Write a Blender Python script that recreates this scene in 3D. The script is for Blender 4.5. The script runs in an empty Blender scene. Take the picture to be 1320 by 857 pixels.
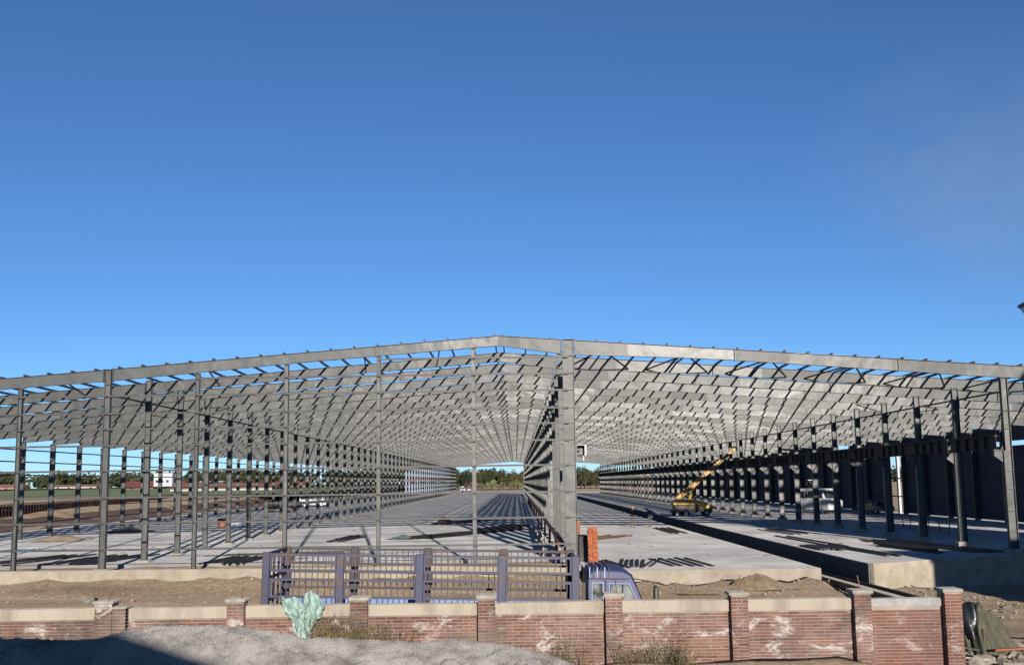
import bpy, bmesh, math, random
from mathutils import Vector, Matrix, noise as mnoise
rnd = random.Random(7)
sc = bpy.context.scene
col = sc.collection
R = math.radians

# ------------------------------------------------------------------ camera
F_PX, PITCH, YAW, ROLL, CZ = 1425.0, 0.134, -0.002, -0.014, 5.1
def cam_dir(a, c):                       # image-plane offsets (right, down) -> world direction
    a, c = a*math.cos(ROLL)+c*math.sin(ROLL), -a*math.sin(ROLL)+c*math.cos(ROLL)
    w = -c
    y = math.cos(PITCH)-w*math.sin(PITCH); z = math.sin(PITCH)+w*math.cos(PITCH)
    return Vector((a*math.cos(YAW)+y*math.sin(YAW), -a*math.sin(YAW)+y*math.cos(YAW), z))
fwd = cam_dir(0, 0).normalized()
rgt = (cam_dir(1, 0)-cam_dir(0, 0)).normalized()
upv = rgt.cross(fwd)
cam = bpy.data.cameras.new('camera'); cam_o = bpy.data.objects.new('camera', cam); col.objects.link(cam_o)
m = Matrix((rgt, upv, -fwd)).transposed().to_4x4(); m.translation = (0, 0, CZ)
cam_o.matrix_world = m
cam.sensor_width = 36; cam.lens = 36*F_PX/1320; cam.clip_end = 6000; cam.clip_start = 0.1
sc.camera = cam_o

# ------------------------------------------------------------------ sky, sun, exposure
SUN_AZ, SUN_EL = 8.7, 11.0               # degrees right of straight behind the camera, elevation
w = bpy.data.worlds.new('World'); sc.world = w; w.use_nodes = True
nt = w.node_tree
bg = nt.nodes['Background']
sky = nt.nodes.new('ShaderNodeTexSky'); sky.sky_type = 'NISHITA'; sky.sun_disc = False
sky.sun_elevation = R(SUN_EL); sky.sun_rotation = R(180-SUN_AZ)
sky.altitude = 0; sky.air_density = 0.62; sky.dust_density = 0.0; sky.ozone_density = 4.6
nt.links.new(sky.outputs[0], bg.inputs[0]); bg.inputs[1].default_value = 0.088
sun = bpy.data.lights.new('sun', 'SUN'); sun.energy = 4.6; sun.angle = R(0.55); sun.color = (1.0, 0.925, 0.82)
sun_o = bpy.data.objects.new('sun', sun); col.objects.link(sun_o)
to_sun = Vector((math.sin(R(SUN_AZ))*math.cos(R(SUN_EL)), -math.cos(R(SUN_AZ))*math.cos(R(SUN_EL)), math.sin(R(SUN_EL))))
sun_o.rotation_euler = (-to_sun).to_track_quat('-Z', 'Y').to_euler()
sun_o.location = (10, -30, 40)
vs = sc.view_settings
vs.view_transform = 'Standard'; vs.look = 'None'; vs.exposure = 0.55; vs.gamma = 1.0; vs.use_curve_mapping = False

# ------------------------------------------------------------------ materials
MATS = {}
def mat(name, c, c2=None, scale=2.0, rough=0.8, metal=0.0, bump=0.0, bscale=None, drough=0.0, spec=0.5,
        detail=6, stretch=None, contrast=(0.35, 0.65), rand=0.0, fine=0.0, fscale=60.0, trans=0.0, alpha=1.0):
    m = bpy.data.materials.new(name); m.use_nodes = True; n = m.node_tree.nodes; l = m.node_tree.links
    b = n['Principled BSDF']
    b.inputs['Roughness'].default_value = rough; b.inputs['Metallic'].default_value = metal
    b.inputs['Diffuse Roughness'].default_value = drough
    b.inputs['Specular IOR Level'].default_value = spec
    b.inputs['Base Color'].default_value = (*c, 1)
    geo = n.new('ShaderNodeNewGeometry'); pos = geo.outputs['Position']
    if stretch:
        mp = n.new('ShaderNodeMapping'); mp.inputs['Scale'].default_value = stretch
        l.new(pos, mp.inputs['Vector']); pos = mp.outputs[0]
    cur = None
    if c2:
        t = n.new('ShaderNodeTexNoise'); t.inputs['Scale'].default_value = scale; t.inputs['Detail'].default_value = detail
        t.inputs['Roughness'].default_value = 0.62
        l.new(pos, t.inputs['Vector'])
        r = n.new('ShaderNodeValToRGB'); r.color_ramp.elements[0].position = contrast[0]; r.color_ramp.elements[1].position = contrast[1]
        r.color_ramp.elements[0].color = (*c, 1); r.color_ramp.elements[1].color = (*c2, 1)
        l.new(t.outputs['Fac'], r.inputs[0]); cur = r.outputs[0]
    if rand or fine:
        if cur is None:
            rgb = n.new('ShaderNodeRGB'); rgb.outputs[0].default_value = (*c, 1); cur = rgb.outputs[0]
        if rand:
            oi = n.new('ShaderNodeObjectInfo')
            ad = n.new('ShaderNodeMath'); ad.operation = 'ADD'; l.new(oi.outputs['Random'], ad.inputs[0]); l.new(geo.outputs['Random Per Island'], ad.inputs[1])
            fr = n.new('ShaderNodeMath'); fr.operation = 'FRACT'; l.new(ad.outputs[0], fr.inputs[0])
            mr = n.new('ShaderNodeMapRange'); mr.inputs['To Min'].default_value = 1-rand; mr.inputs['To Max'].default_value = 1+rand
            l.new(fr.outputs[0], mr.inputs[0])
            hs = n.new('ShaderNodeHueSaturation'); l.new(mr.outputs[0], hs.inputs['Value']); l.new(cur, hs.inputs['Color']); cur = hs.outputs[0]
        if fine:
            t2 = n.new('ShaderNodeTexNoise'); t2.inputs['Scale'].default_value = fscale; t2.inputs['Detail'].default_value = 3
            l.new(geo.outputs['Position'], t2.inputs['Vector'])
            mr = n.new('ShaderNodeMapRange'); mr.inputs['From Min'].default_value = .3; mr.inputs['From Max'].default_value = .7
            mr.inputs['To Min'].default_value = 1-fine; mr.inputs['To Max'].default_value = 1+fine
            l.new(t2.outputs['Fac'], mr.inputs[0])
            hs = n.new('ShaderNodeHueSaturation'); l.new(mr.outputs[0], hs.inputs['Value']); l.new(cur, hs.inputs['Color']); cur = hs.outputs[0]
    if cur is not None: l.new(cur, b.inputs['Base Color'])
    if bump:
        t3 = n.new('ShaderNodeTexNoise'); t3.inputs['Scale'].default_value = bscale or scale*4; t3.inputs['Detail'].default_value = 5
        l.new(geo.outputs['Position'], t3.inputs['Vector'])
        bp = n.new('ShaderNodeBump'); bp.inputs['Strength'].default_value = min(1, bump); bp.inputs['Distance'].default_value = 0.05*max(1, bump)
        l.new(t3.outputs['Fac'], bp.inputs['Height']); l.new(bp.outputs[0], b.inputs['Normal'])
    if trans:
        b.inputs['Transmission Weight'].default_value = trans
    if alpha < 1: b.inputs['Alpha'].default_value = alpha
    MATS[name] = m
    return m
mat('steel', (.050, .053, .054), (.072, .073, .070), scale=.8, rough=.48, metal=.0, contrast=(.3, .7), rand=.22, spec=.48, fine=.06, fscale=6)
def vary_steel():
    m = MATS['steel']; n = m.node_tree.nodes; l = m.node_tree.links; b = n['Principled BSDF']
    oi = n.new('ShaderNodeObjectInfo'); geo = n.new('ShaderNodeNewGeometry')
    ad = n.new('ShaderNodeMath'); ad.operation = 'MULTIPLY_ADD'; ad.inputs[1].default_value = 7.13; l.new(oi.outputs['Random'], ad.inputs[0]); l.new(geo.outputs['Random Per Island'], ad.inputs[2])
    fr = n.new('ShaderNodeMath'); fr.operation = 'FRACT'; l.new(ad.outputs[0], fr.inputs[0])
    mr = n.new('ShaderNodeMapRange'); mr.inputs['To Min'].default_value = .55; mr.inputs['To Max'].default_value = .40; l.new(fr.outputs[0], mr.inputs[0]); l.new(mr.outputs[0], b.inputs['Roughness'])
    t = n.new('ShaderNodeTexNoise'); t.inputs['Scale'].default_value = .9; t.inputs['Detail'].default_value = 2; l.new(geo.outputs['Position'], t.inputs['Vector'])
    bp = n.new('ShaderNodeBump'); bp.inputs['Strength'].default_value = .5; bp.inputs['Distance'].default_value = .12; l.new(t.outputs['Fac'], bp.inputs['Height']); l.new(bp.outputs[0], b.inputs['Normal'])
vary_steel()
mat('purlin_steel', (.035, .035, .035), (.055, .053, .05), scale=2, rough=.55, rand=.1)
mat('dark_steel', (.028, .027, .027), (.055, .046, .04), scale=3, rough=.6, metal=.4, rand=.2)
mat('rust', (.11, .052, .03), (.19, .095, .058), scale=5, rough=.85, rand=.2)
mat('rust_dark', (.045, .022, .015), (.085, .042, .028), scale=.6, rough=.9, rand=.25)
mat('slab', (.17, .165, .163), (.305, .30, .298), scale=.16, rough=.9, drough=1.0, bump=.1, bscale=8, fine=.13, fscale=.7, detail=10, contrast=(.28, .62))
mat('cast_concrete', (.27, .23, .17), (.37, .325, .255), scale=1.3, rough=.9, drough=.6, bump=.3, bscale=14, fine=.08, fscale=9)
mat('pedestal', (.26, .23, .19), (.36, .33, .28), scale=3, rough=.9, drough=.6, bump=.2)
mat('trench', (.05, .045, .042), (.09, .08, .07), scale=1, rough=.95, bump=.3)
mat('soil', (.10, .07, .045), (.215, .16, .108), scale=.55, rough=.95, drough=1.0, bump=1.0, bscale=5, fine=.30, fscale=5, detail=11, stretch=(.16, 1, 1), contrast=(.3, .68))
mat('bank', (.026, .015, .010), (.06, .034, .022), scale=.35, rough=.95, drough=1.0, bump=.8, bscale=2)
mat('sand', (.22, .16, .10), (.13, .12, .10), scale=1.5, rough=.95, drough=1.0, bump=.5)
mat('gravel', (.115, .108, .10), (.285, .27, .255), scale=2.2, stretch=(1, .55, 1.6), contrast=(.27, .56), rough=.95, drough=.9, bump=.9, bscale=34, fine=.30, fscale=48, detail=8)
mat('stone', (.14, .115, .09), (.27, .24, .20), scale=4, rough=.95, drough=.6, rand=.3)
mat('coping', (.235, .20, .155), (.38, .33, .265), scale=1.3, stretch=(1.6, 1, .35), contrast=(.28, .55), rough=.9, drough=.5, bump=.12, bscale=20, fine=.06, fscale=20)
mat('coping_grey', (.27, .26, .25), (.37, .36, .35), scale=4, rough=.9, drough=.5, bump=.2, bscale=20)
mat('cap', (.26, .24, .205), (.36, .335, .29), scale=5, rough=.9, drough=.5, bump=.25, bscale=25)
mat('field_green', (.04, .055, .018), (.068, .08, .03), scale=.03, rough=1, drough=1, fine=.15, fscale=.3)
mat('field_dry', (.12, .098, .058), (.165, .13, .08), scale=.05, rough=1, drough=1, fine=.15, fscale=.4)
mat('leaf_dark', (.016, .028, .011), (.042, .052, .02), scale=.12, rough=.9, rand=.35)
mat('leaf_olive', (.035, .042, .013), (.08, .072, .024), scale=.1, rough=.9, rand=.4)
mat('leaf_brown', (.065, .046, .018), (.105, .08, .03), scale=.12, rough=.9, rand=.4)
mat('leaf_pale', (.13, .14, .06), (.19, .19, .08), scale=.3, rough=.9, rand=.4)
mat('bark', (.07, .055, .04), (.12, .1, .08), scale=4, rough=.95)
mat('weed', (.10, .085, .035), (.20, .155, .075), scale=9, rough=.95, rand=.35)
mat('weed_green', (.055, .07, .025), (.12, .11, .05), scale=9, rough=.95, rand=.35)
mat('truck_blue', (.023, .027, .068), (.060, .036, .032), scale=2.3, rough=.55, fine=.15, fscale=14, contrast=(.50, .66), rand=.1)
mat('truck_bar', (.058, .034, .028), (.042, .038, .05), scale=3.3, rough=.65, rand=.15, contrast=(.4, .55))
mat('truck_panel', (.10, .16, .32), (.14, .21, .38), scale=2, rough=.45, fine=.06)
mat('cab_blue', (.032, .039, .118), (.046, .054, .138), scale=4, rough=.5, fine=.06, fscale=9)
mat('pale_trim', (.20, .25, .48), (.34, .39, .55), scale=6, rough=.4)
mat('white_paint', (.55, .55, .54), (.45, .45, .44), scale=3, rough=.5)
mat('rubber', (.018, .018, .018), rough=.8)
mat('black_plastic', (.02, .02, .022), rough=.45)
mat('orange_brick', (.30, .082, .033), (.38, .125, .055), scale=6, rough=.9, rand=.2, drough=.5)
mat('orange_paint', (.30, .08, .04), (.24, .075, .045), scale=1.5, rough=.6)
mat('crane_yellow', (.48, .28, .015), (.55, .33, .03), scale=1, rough=.4)
mat('crane_boom', (.40, .20, .02), (.34, .17, .02), scale=2, rough=.45)
mat('cladding', (.045, .053, .078), (.062, .07, .095), scale=.5, rough=.55, rand=.12)
mat('tarp', (.052, .052, .032), (.088, .084, .05), scale=3, rough=.75, bump=.3, bscale=9, drough=.4)
mat('tarp_black', (.012, .014, .016), rough=.35, bump=.4, bscale=8)
mat('green_net', (.20, .32, .28), (.34, .44, .40), scale=7, rough=.5, bump=.25, bscale=30, trans=.1)
mat('teal_net', (.10, .14, .14), (.17, .21, .205), scale=4, rough=.7)
mat('blue_sheet', (.18, .36, .55), rough=.5)
mat('roof_red', (.22, .06, .05), (.20, .07, .06), scale=.2, rough=.7)
mat('roof_brown', (.22, .11, .08), (.28, .15, .11), scale=.2, rough=.8)
mat('wall_pale', (.36, .35, .33), rough=.8)
mat('wall_white', (.42, .43, .45), rough=.7)
mat('wall_brick_far', (.30, .17, .12), rough=.9)
mat('wall_blue_grey', (.20, .25, .33), rough=.6)
mat('win_dark', (.03, .035, .045), rough=.2)
mat('skin', (.40, .25, .18), rough=.6)
mat('jacket', (.03, .032, .04), rough=.85)
mat('jacket_blue', (.03, .05, .12), rough=.85)
mat('trousers', (.11, .095, .085), rough=.9)
mat('shoe', (.02, .02, .02), rough=.7)
mat('helmet', (.05, .09, .25), rough=.4)
mat('helmet_yellow', (.60, .40, .04), rough=.4)
mat('house_wall', (.42, .38, .33), (.5, .46, .4), scale=1.2, rough=.9)
mat('zinc', (.38, .39, .40), (.46, .46, .47), scale=3, rough=.4, metal=.6)
mat('red_paint', (.15, .04, .035), rough=.5)
mat('car_dark', (.03, .035, .05), rough=.3)

def glass_mat():
    m = bpy.data.materials.new('cab_glass'); m.use_nodes = True; b = m.node_tree.nodes['Principled BSDF']
    b.inputs['Base Color'].default_value = (.30, .34, .33, 1); b.inputs['Roughness'].default_value = .10; n = m.node_tree.nodes; l = m.node_tree.links; t = n.new('ShaderNodeTexNoise'); t.inputs['Scale'].default_value = 3.2; t.inputs['Detail'].default_value = 5; g_ = n.new('ShaderNodeNewGeometry'); l.new(g_.outputs['Position'], t.inputs['Vector']); r_ = n.new('ShaderNodeValToRGB'); r_.color_ramp.elements[0].position = .38; r_.color_ramp.elements[1].position = .62; r_.color_ramp.elements[0].color = (.07, .08, .085, 1); r_.color_ramp.elements[1].color = (.42, .46, .44, 1); l.new(t.outputs['Fac'], r_.inputs[0]); l.new(r_.outputs[0], b.inputs['Base Color'])  # base colour noise paints mottled reflections into the panes
    b.inputs['Transmission Weight'].default_value = .35; b.inputs['Specular IOR Level'].default_value = .8
    MATS['cab_glass'] = m
glass_mat()

def brick_material(name, c1, c2, stain):
    """brick or mortar colour with white efflorescence stains that have a shape of their own"""
    m = bpy.data.materials.new(name); m.use_nodes = True; n = m.node_tree.nodes; l = m.node_tree.links
    b = n['Principled BSDF']; b.inputs['Roughness'].default_value = .92; b.inputs['Diffuse Roughness'].default_value = .5
    geo = n.new('ShaderNodeNewGeometry'); oi = n.new('ShaderNodeObjectInfo')
    ad = n.new('ShaderNodeMath'); ad.operation = 'ADD'; l.new(oi.outputs['Random'], ad.inputs[0]); l.new(geo.outputs['Random Per Island'], ad.inputs[1])
    fr = n.new('ShaderNodeMath'); fr.operation = 'FRACT'; l.new(ad.outputs[0], fr.inputs[0])
    r = n.new('ShaderNodeValToRGB')
    e = r.color_ramp.elements; e[0].color = (*c1, 1); e[1].color = (*c2, 1)
    x = e.new(.5); x.color = tuple((a+b_)/2*k for a, b_, k in zip(c1, c2, (1.08, 1.0, .95)))+(1,)
    l.new(fr.outputs[0], r.inputs[0])
    # large-scale tone drift
    t0 = n.new('ShaderNodeTexNoise'); t0.inputs['Scale'].default_value = .55; t0.inputs['Detail'].default_value = 2; l.new(geo.outputs['Position'], t0.inputs['Vector'])
    mr = n.new('ShaderNodeMapRange'); mr.inputs['From Min'].default_value = .3; mr.inputs['From Max'].default_value = .7; mr.inputs['To Min'].default_value = .6; mr.inputs['To Max'].default_value = 1.28
    l.new(t0.outputs['Fac'], mr.inputs[0])
    hs = n.new('ShaderNodeHueSaturation'); l.new(r.outputs[0], hs.inputs['Color']); l.new(mr.outputs[0], hs.inputs['Value'])
    # stains
    mp = n.new('ShaderNodeMapping'); mp.inputs['Rotation'].default_value = (0, R(28), 0); mp.inputs['Scale'].default_value = (.75, 1, 1.5); l.new(geo.outputs['Position'], mp.inputs['Vector'])
    t = n.new('ShaderNodeTexNoise'); t.inputs['Scale'].default_value = 2.1; t.inputs['Detail'].default_value = 12; t.inputs['Roughness'].default_value = .74; t.inputs['Distortion'].default_value = .5
    l.new(mp.outputs[0], t.inputs['Vector'])
    sr = n.new('ShaderNodeMapRange'); sr.inputs['From Min'].default_value = .54; sr.inputs['From Max'].default_value = .63; sr.inputs['To Max'].default_value = stain
    l.new(t.outputs['Fac'], sr.inputs[0])
    tb = n.new('ShaderNodeTexNoise'); tb.inputs['Scale'].default_value = .9; tb.inputs['Detail'].default_value = 8; tb.inputs['Roughness'].default_value = .7; l.new(geo.outputs['Position'], tb.inputs['Vector'])
    sb = n.new('ShaderNodeMapRange'); sb.inputs['From Min'].default_value = .42; sb.inputs['From Max'].default_value = .72; sb.inputs['To Max'].default_value = .26*stain; l.new(tb.outputs['Fac'], sb.inputs[0])
    mxx = n.new('ShaderNodeMath'); mxx.operation = 'MAXIMUM'; l.new(sr.outputs[0], mxx.inputs[0]); l.new(sb.outputs[0], mxx.inputs[1])
    mx = n.new('ShaderNodeMix'); mx.data_type = 'RGBA'; l.new(mxx.outputs[0], mx.inputs['Factor']); l.new(hs.outputs[0], mx.inputs[6]); mx.inputs[7].default_value = (.50, .46, .43, 1)
    # soot / damp darkening in blotches
    t2 = n.new('ShaderNodeTexNoise'); t2.inputs['Scale'].default_value = 1.1; t2.inputs['Detail'].default_value = 6
    mp2 = n.new('ShaderNodeMapping'); mp2.inputs['Location'].default_value = (31, 7, 4); l.new(geo.outputs['Position'], mp2.inputs['Vector']); l.new(mp2.outputs[0], t2.inputs['Vector'])
    s2 = n.new('ShaderNodeMapRange'); s2.inputs['From Min'].default_value = .55; s2.inputs['From Max'].default_value = .72; s2.inputs['To Max'].default_value = .6; l.new(t2.outputs['Fac'], s2.inputs[0])
    mx2 = n.new('ShaderNodeMix'); mx2.data_type = 'RGBA'; l.new(s2.outputs[0], mx2.inputs['Factor']); l.new(mx.outputs[2], mx2.inputs[6]); mx2.inputs[7].default_value = (.10, .075, .06, 1)
    l.new(mx2.outputs[2], b.inputs['Base Color'])
    t3 = n.new('ShaderNodeTexNoise'); t3.inputs['Scale'].default_value = 60; l.new(geo.outputs['Position'], t3.inputs['Vector'])
    bp = n.new('ShaderNodeBump'); bp.inputs['Strength'].default_value = .4; bp.inputs['Distance'].default_value = .01; l.new(t3.outputs['Fac'], bp.inputs['Height']); l.new(bp.outputs[0], b.inputs['Normal'])
    MATS[name] = m
brick_material('brick', (.092, .042, .030), (.185, .088, .060), .85)
brick_material('brick_new', (.125, .045, .029), (.205, .080, .052), .45)
brick_material('mortar', (.27, .23, .195), (.30, .26, .225), .9)

# ------------------------------------------------------------------ mesh helpers
class MB:
    def __init__(s): s.v = []; s.f = []; s.mi = []
    def add(s, vs, fs, mi=0):
        o = len(s.v); s.v += [tuple(v) for v in vs]; s.f += [tuple(i+o for i in f) for f in fs]; s.mi += [mi]*len(fs)
        return s
    def box(s, a, b, mi=0):
        (x0, y0, z0), (x1, y1, z1) = a, b
        return s.add([(x0,y0,z0),(x1,y0,z0),(x1,y1,z0),(x0,y1,z0),(x0,y0,z1),(x1,y0,z1),(x1,y1,z1),(x0,y1,z1)],
                     [(0,3,2,1),(4,5,6,7),(0,1,5,4),(1,2,6,5),(2,3,7,6),(3,0,4,7)], mi)
    def bar(s, p, q, wd, ht=None, up=(0,0,1), mi=0):
        p, q = Vector(p), Vector(q); d = (q-p).normalized(); u = Vector(up)
        if abs(d.dot(u)) > .98: u = Vector((0,1,0))
        sd = d.cross(u).normalized(); u = sd.cross(d); ht = ht or wd
        c = [(-1,-1),(1,-1),(1,1),(-1,1)]
        vs = [p+sd*a*wd/2+u*b*ht/2 for a, b in c]+[q+sd*a*wd/2+u*b*ht/2 for a, b in c]
        return s.add(vs, [(3,2,1,0),(4,5,6,7),(0,1,5,4),(1,2,6,5),(2,3,7,6),(3,0,4,7)], mi)
    def tube(s, p, q, r0, r1=None, n=10, mi=0, caps=True):
        p, q = Vector(p), Vector(q); d = (q-p).normalized(); u = Vector((0,0,1)) if abs(d.z) < .95 else Vector((1,0,0))
        a = d.cross(u).normalized(); b = d.cross(a); r1 = r0 if r1 is None else r1
        vs = [p+(a*math.cos(t)+b*math.sin(t))*r0 for t in [2*math.pi*i/n for i in range(n)]]
        vs += [q+(a*math.cos(t)+b*math.sin(t))*r1 for t in [2*math.pi*i/n for i in range(n)]]
        fs = [(i, (i+1) % n, n+(i+1) % n, n+i) for i in range(n)]
        if caps: fs += [tuple(range(n))[::-1], tuple(range(n, 2*n))]
        return s.add(vs, fs, mi)
    def prism(s, poly, y0, y1, mi=0):        # polygon in XZ extruded along Y
        n = len(poly)
        vs = [(x, y0, z) for x, z in poly]+[(x, y1, z) for x, z in poly]
        return s.add(vs, [tuple(range(n)), tuple(range(2*n-1, n-1, -1))]+[(i, n+i, n+(i+1) % n, (i+1) % n) for i in range(n)], mi)
    def mesh(s, name, mats, smooth=False):
        me = bpy.data.meshes.new(name); me.from_pydata(s.v, [], s.f)
        for k in (mats if isinstance(mats, (list, tuple)) else [mats]): me.materials.append(MATS[k])
        if any(s.mi): me.polygons.foreach_set('material_index', s.mi)
        if smooth: me.polygons.foreach_set('use_smooth', [True]*len(me.polygons))
        me.update(); return me
    def obj(s, name, mats, parent=None, smooth=False, bevel=0, fix=True):
        me = s.mesh(name, mats, smooth)
        if fix or bevel:
            bm = bmesh.new(); bm.from_mesh(me)
            bmesh.ops.recalc_face_normals(bm, faces=bm.faces)
            if bevel: bmesh.ops.bevel(bm, geom=list(bm.edges), offset=bevel, segments=1, affect='EDGES', clamp_overlap=True)
            bm.to_mesh(me); bm.free()
        return link(name, me, parent)
def link(name, me, parent=None, loc=None):
    o = bpy.data.objects.new(name, me); col.objects.link(o)
    if parent: o.parent = parent
    if loc: o.location = loc
    return o
def empty(name, loc=(0,0,0), rz=0): 
    o = bpy.data.objects.new(name, None); col.objects.link(o); o.location = loc; o.rotation_euler = (0,0,rz); o.empty_display_size = .3
    return o
def tag(o, label, cat, group=None):
    o['label'] = label; o['category'] = cat
    if group: o['group'] = group
    return o
def struct(o): o['kind'] = 'structure'; return o
def stuff(o, label=None, cat=None):
    o['kind'] = 'stuff'
    if label: o['label'] = label; o['category'] = cat
    return o
def fbm(x, y, s=1.0, o=4): return mnoise.fractal(Vector((x*s, y*s, 3.7)), 1.0, 2.0, o)
def sst(a, b, x):
    t = max(0, min(1, (x-a)/(b-a))); return t*t*(3-2*t)
def lerp_tab(tab, x):
    if x <= tab[0][0]: return tab[0][1]
    for (a, b), (c, d) in zip(tab, tab[1:]):
        if x <= c: return b+(d-b)*(x-a)/(c-a)
    return tab[-1][1]

# ------------------------------------------------------------------ layout constants (metres)
Y0, BAY, NF, NFR = 56.0, 6.0, 55, 46
XRIDGE, ZRIDGE, SL = -.8, 12.45, .073
XL0, XL1, XC, XR, XW = -41.0, -20.68, 2.72, 24.7, 40.4
ZS, ZR = .95, 1.2
def roof(x): return ZRIDGE-SL*abs(x-XRIDGE)
def fy(k): return Y0+BAY*k+(.3 if k else 0)

# ------------------------------------------------------------------ ground
def ground_z(x, y):
    near = 1.5*(1-sst(6.5, 9.6, x)*.72)
    if y < 22.98: z = near
    elif x > 8.9: z = near*(1-sst(22, 28, y))
    else: z = near*(1-sst(22.98, 23.3, y))
    z *= 1 if y < 60 else 0
    z += .10*fbm(x, y, .35)+.05*fbm(x+9, y, 1.3)
    for yr_ in (43.6, 45.2, 46.9): z -= .10*math.exp(-((y-yr_-.35*math.sin(x*.13))/.28)**2)*(.6+.6*fbm(x, yr_, .3))
    # earth banked up against the slab edge
    if x < 3.2: z += .58*sst(51.5, 55.2, y)*(1 if y < 56.2 else 0)*(1+.35*fbm(x, y, .8))
    elif x < 14.2: z += .42*sst(48.6, 52, y)*(1 if y < 53 else 0)*(1+.5*fbm(x, y, .9))
    if 3.2 > x and 56.2 <= y < 61: z = .80+.07*fbm(x, y, 1.1)
    elif y > 52 and -48 < x < 41 and not (x < 3.2 and y < 61): z = -.25
    if x < -49 and y > 56:                     # low ground, then the bank below the field
        t = sst(-66, -80, x)
        z = -.1+.9*math.exp(-((x+57)/4.5)**2)*(.75+.5*fbm(x, y, .12))+1.2*t+.2*fbm(x, y, .1)
        if y > 150: z += t*3.5*max(0, min(1, (y-150)/550))
    elif y > 390: z = -.25+1.75*sst(395, 440, y)
    return z
def axis(*segs):
    out = []
    for a, b, st in segs:
        n = max(1, round((b-a)/st)); out += [a+(b-a)*i/n for i in range(n)]
    return out+[segs[-1][1]]
gx = axis((-3000,-400,400),(-400,-100,20),(-100,-46,1.8),(-46,-14,1.0),(-14,20,.4),(20,46,1.0),(46,120,9),(120,3000,480))
gy = axis((-400,-30,40),(-30,14,4),(14,64,.35),(64,160,3),(160,460,10),(460,1000,60),(1000,5000,500))
mb = MB()
mb.v = [(x, y, ground_z(x, y)) for y in gy for x in gx]
nx = len(gx)
mb.f = [(j*nx+i, j*nx+i+1, (j+1)*nx+i+1, (j+1)*nx+i) for j in range(len(gy)-1) for i in range(nx-1)]; mb.mi = [0]*len(mb.f)
struct(mb.obj('ground', 'soil', smooth=True, fix=False))

def sheet(name, material, xs, ys, dz, zf=ground_z):
    b = MB(); n = len(xs)
    b.v = [(x, y, zf(x, y)+dz) for y in ys for x in xs]
    b.f = [(j*n+i, j*n+i+1, (j+1)*n+i+1, (j+1)*n+i) for j in range(len(ys)-1) for i in range(n-1)]; b.mi = [0]*len(b.f)
    return struct(b.obj(name, material, smooth=True, fix=False))
def field_z(x, y): return 1.12+3.5*max(0, min(1.0, (y-150)/550))
sheet('dry_field', 'field_dry', axis((-900,-96,60)), axis((120,320,20)), .35, field_z)
sheet('green_field', 'field_green', axis((-900,-60,60)), axis((316,620,30)), .40, field_z)
sheet('dry_field', 'field_dry', axis((-1200,-60,60)), axis((616,760,30)), .45, field_z)
sheet('earth_bank', 'bank', axis((-74,-49.5,1.1)), axis((80,400,3)), .06)

# ------------------------------------------------------------------ floors
def slab(name, poly, z0, z1, material):
    b = MB(); n = len(poly)
    b.v = [(x, y, z0) for x, y in poly]+[(x, y, z1) for x, y in poly]
    b.f = [tuple(range(n))[::-1], tuple(range(n, 2*n))]+[(i, (i+1) % n, n+(i+1) % n, n+i) for i in range(n)]; b.mi = [0]*len(b.f)
    return struct(b.obj(name, material))
struct(slab('concrete_floor', [(-48.6,60.8),(3.2,60.6),(3.2,52.35),(14.0,52.15),(14.0,396),(-48.6,396)], -.6, ZS, 'slab'))
slab('raised_concrete_floor', [(15.95,51.25),(25.3,56.3),(44,63),(44,396),(15.95,396)], -.6, ZR, 'slab')
# pale cast edges in front of the floors, broken along the lower line by banked earth
def edge_beam(name, p, q, th, z0, z1, seg=.9, dev=.02):
    b = MB(); p, q = Vector((*p, 0)), Vector((*q, 0)); d = q-p; L = d.length; d.normalize(); nrm = Vector((d.y, -d.x, 0))
    n = int(L/seg)
    rows = []
    for i in range(n+1):
        c = p+d*(L*i/n)
        o = nrm*(th+dev*fbm(c.x, c.y, 1.3)); zz = z1+.025*fbm(c.x+4, c.y, .8)
        rows.append([c+Vector((0,0,z0)), c+o+Vector((0,0,z0)), c+o+Vector((0,0,zz-.03)), c+o*.9+Vector((0,0,zz)), c+Vector((0,0,zz))])
    for r_ in rows: b.v += [tuple(v) for v in r_]
    for i in range(n):
        for k in range(5): b.f.append((i*5+k, i*5+(k+1) % 5, (i+1)*5+(k+1) % 5, (i+1)*5+k))
    b.f += [tuple(range(5))[::-1], tuple(range(n*5, n*5+5))]; b.mi = [0]*len(b.f)
    return struct(b.obj(name, 'cast_concrete'))
edge_beam('edge_beam', (-46,55.8), (3.1,55.5), .5, -.3, 1.06)
edge_beam('edge_beam', (3.25,52.33), (13.95,52.13), .28, -.3, ZS+.015)
edge_beam('edge_beam', (16.0,51.2), (25.3,56.22), .22, -.3, ZR+.015)
edge_beam('edge_beam', (25.35,56.25), (44,62.9), .22, -.3, ZR+.015)
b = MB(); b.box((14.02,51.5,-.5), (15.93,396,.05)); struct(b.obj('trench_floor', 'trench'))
b = MB(); b.box((15.93,51.35,-.5), (15.947,396,ZR-.06)); struct(b.obj('trench_side', 'trench'))

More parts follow.
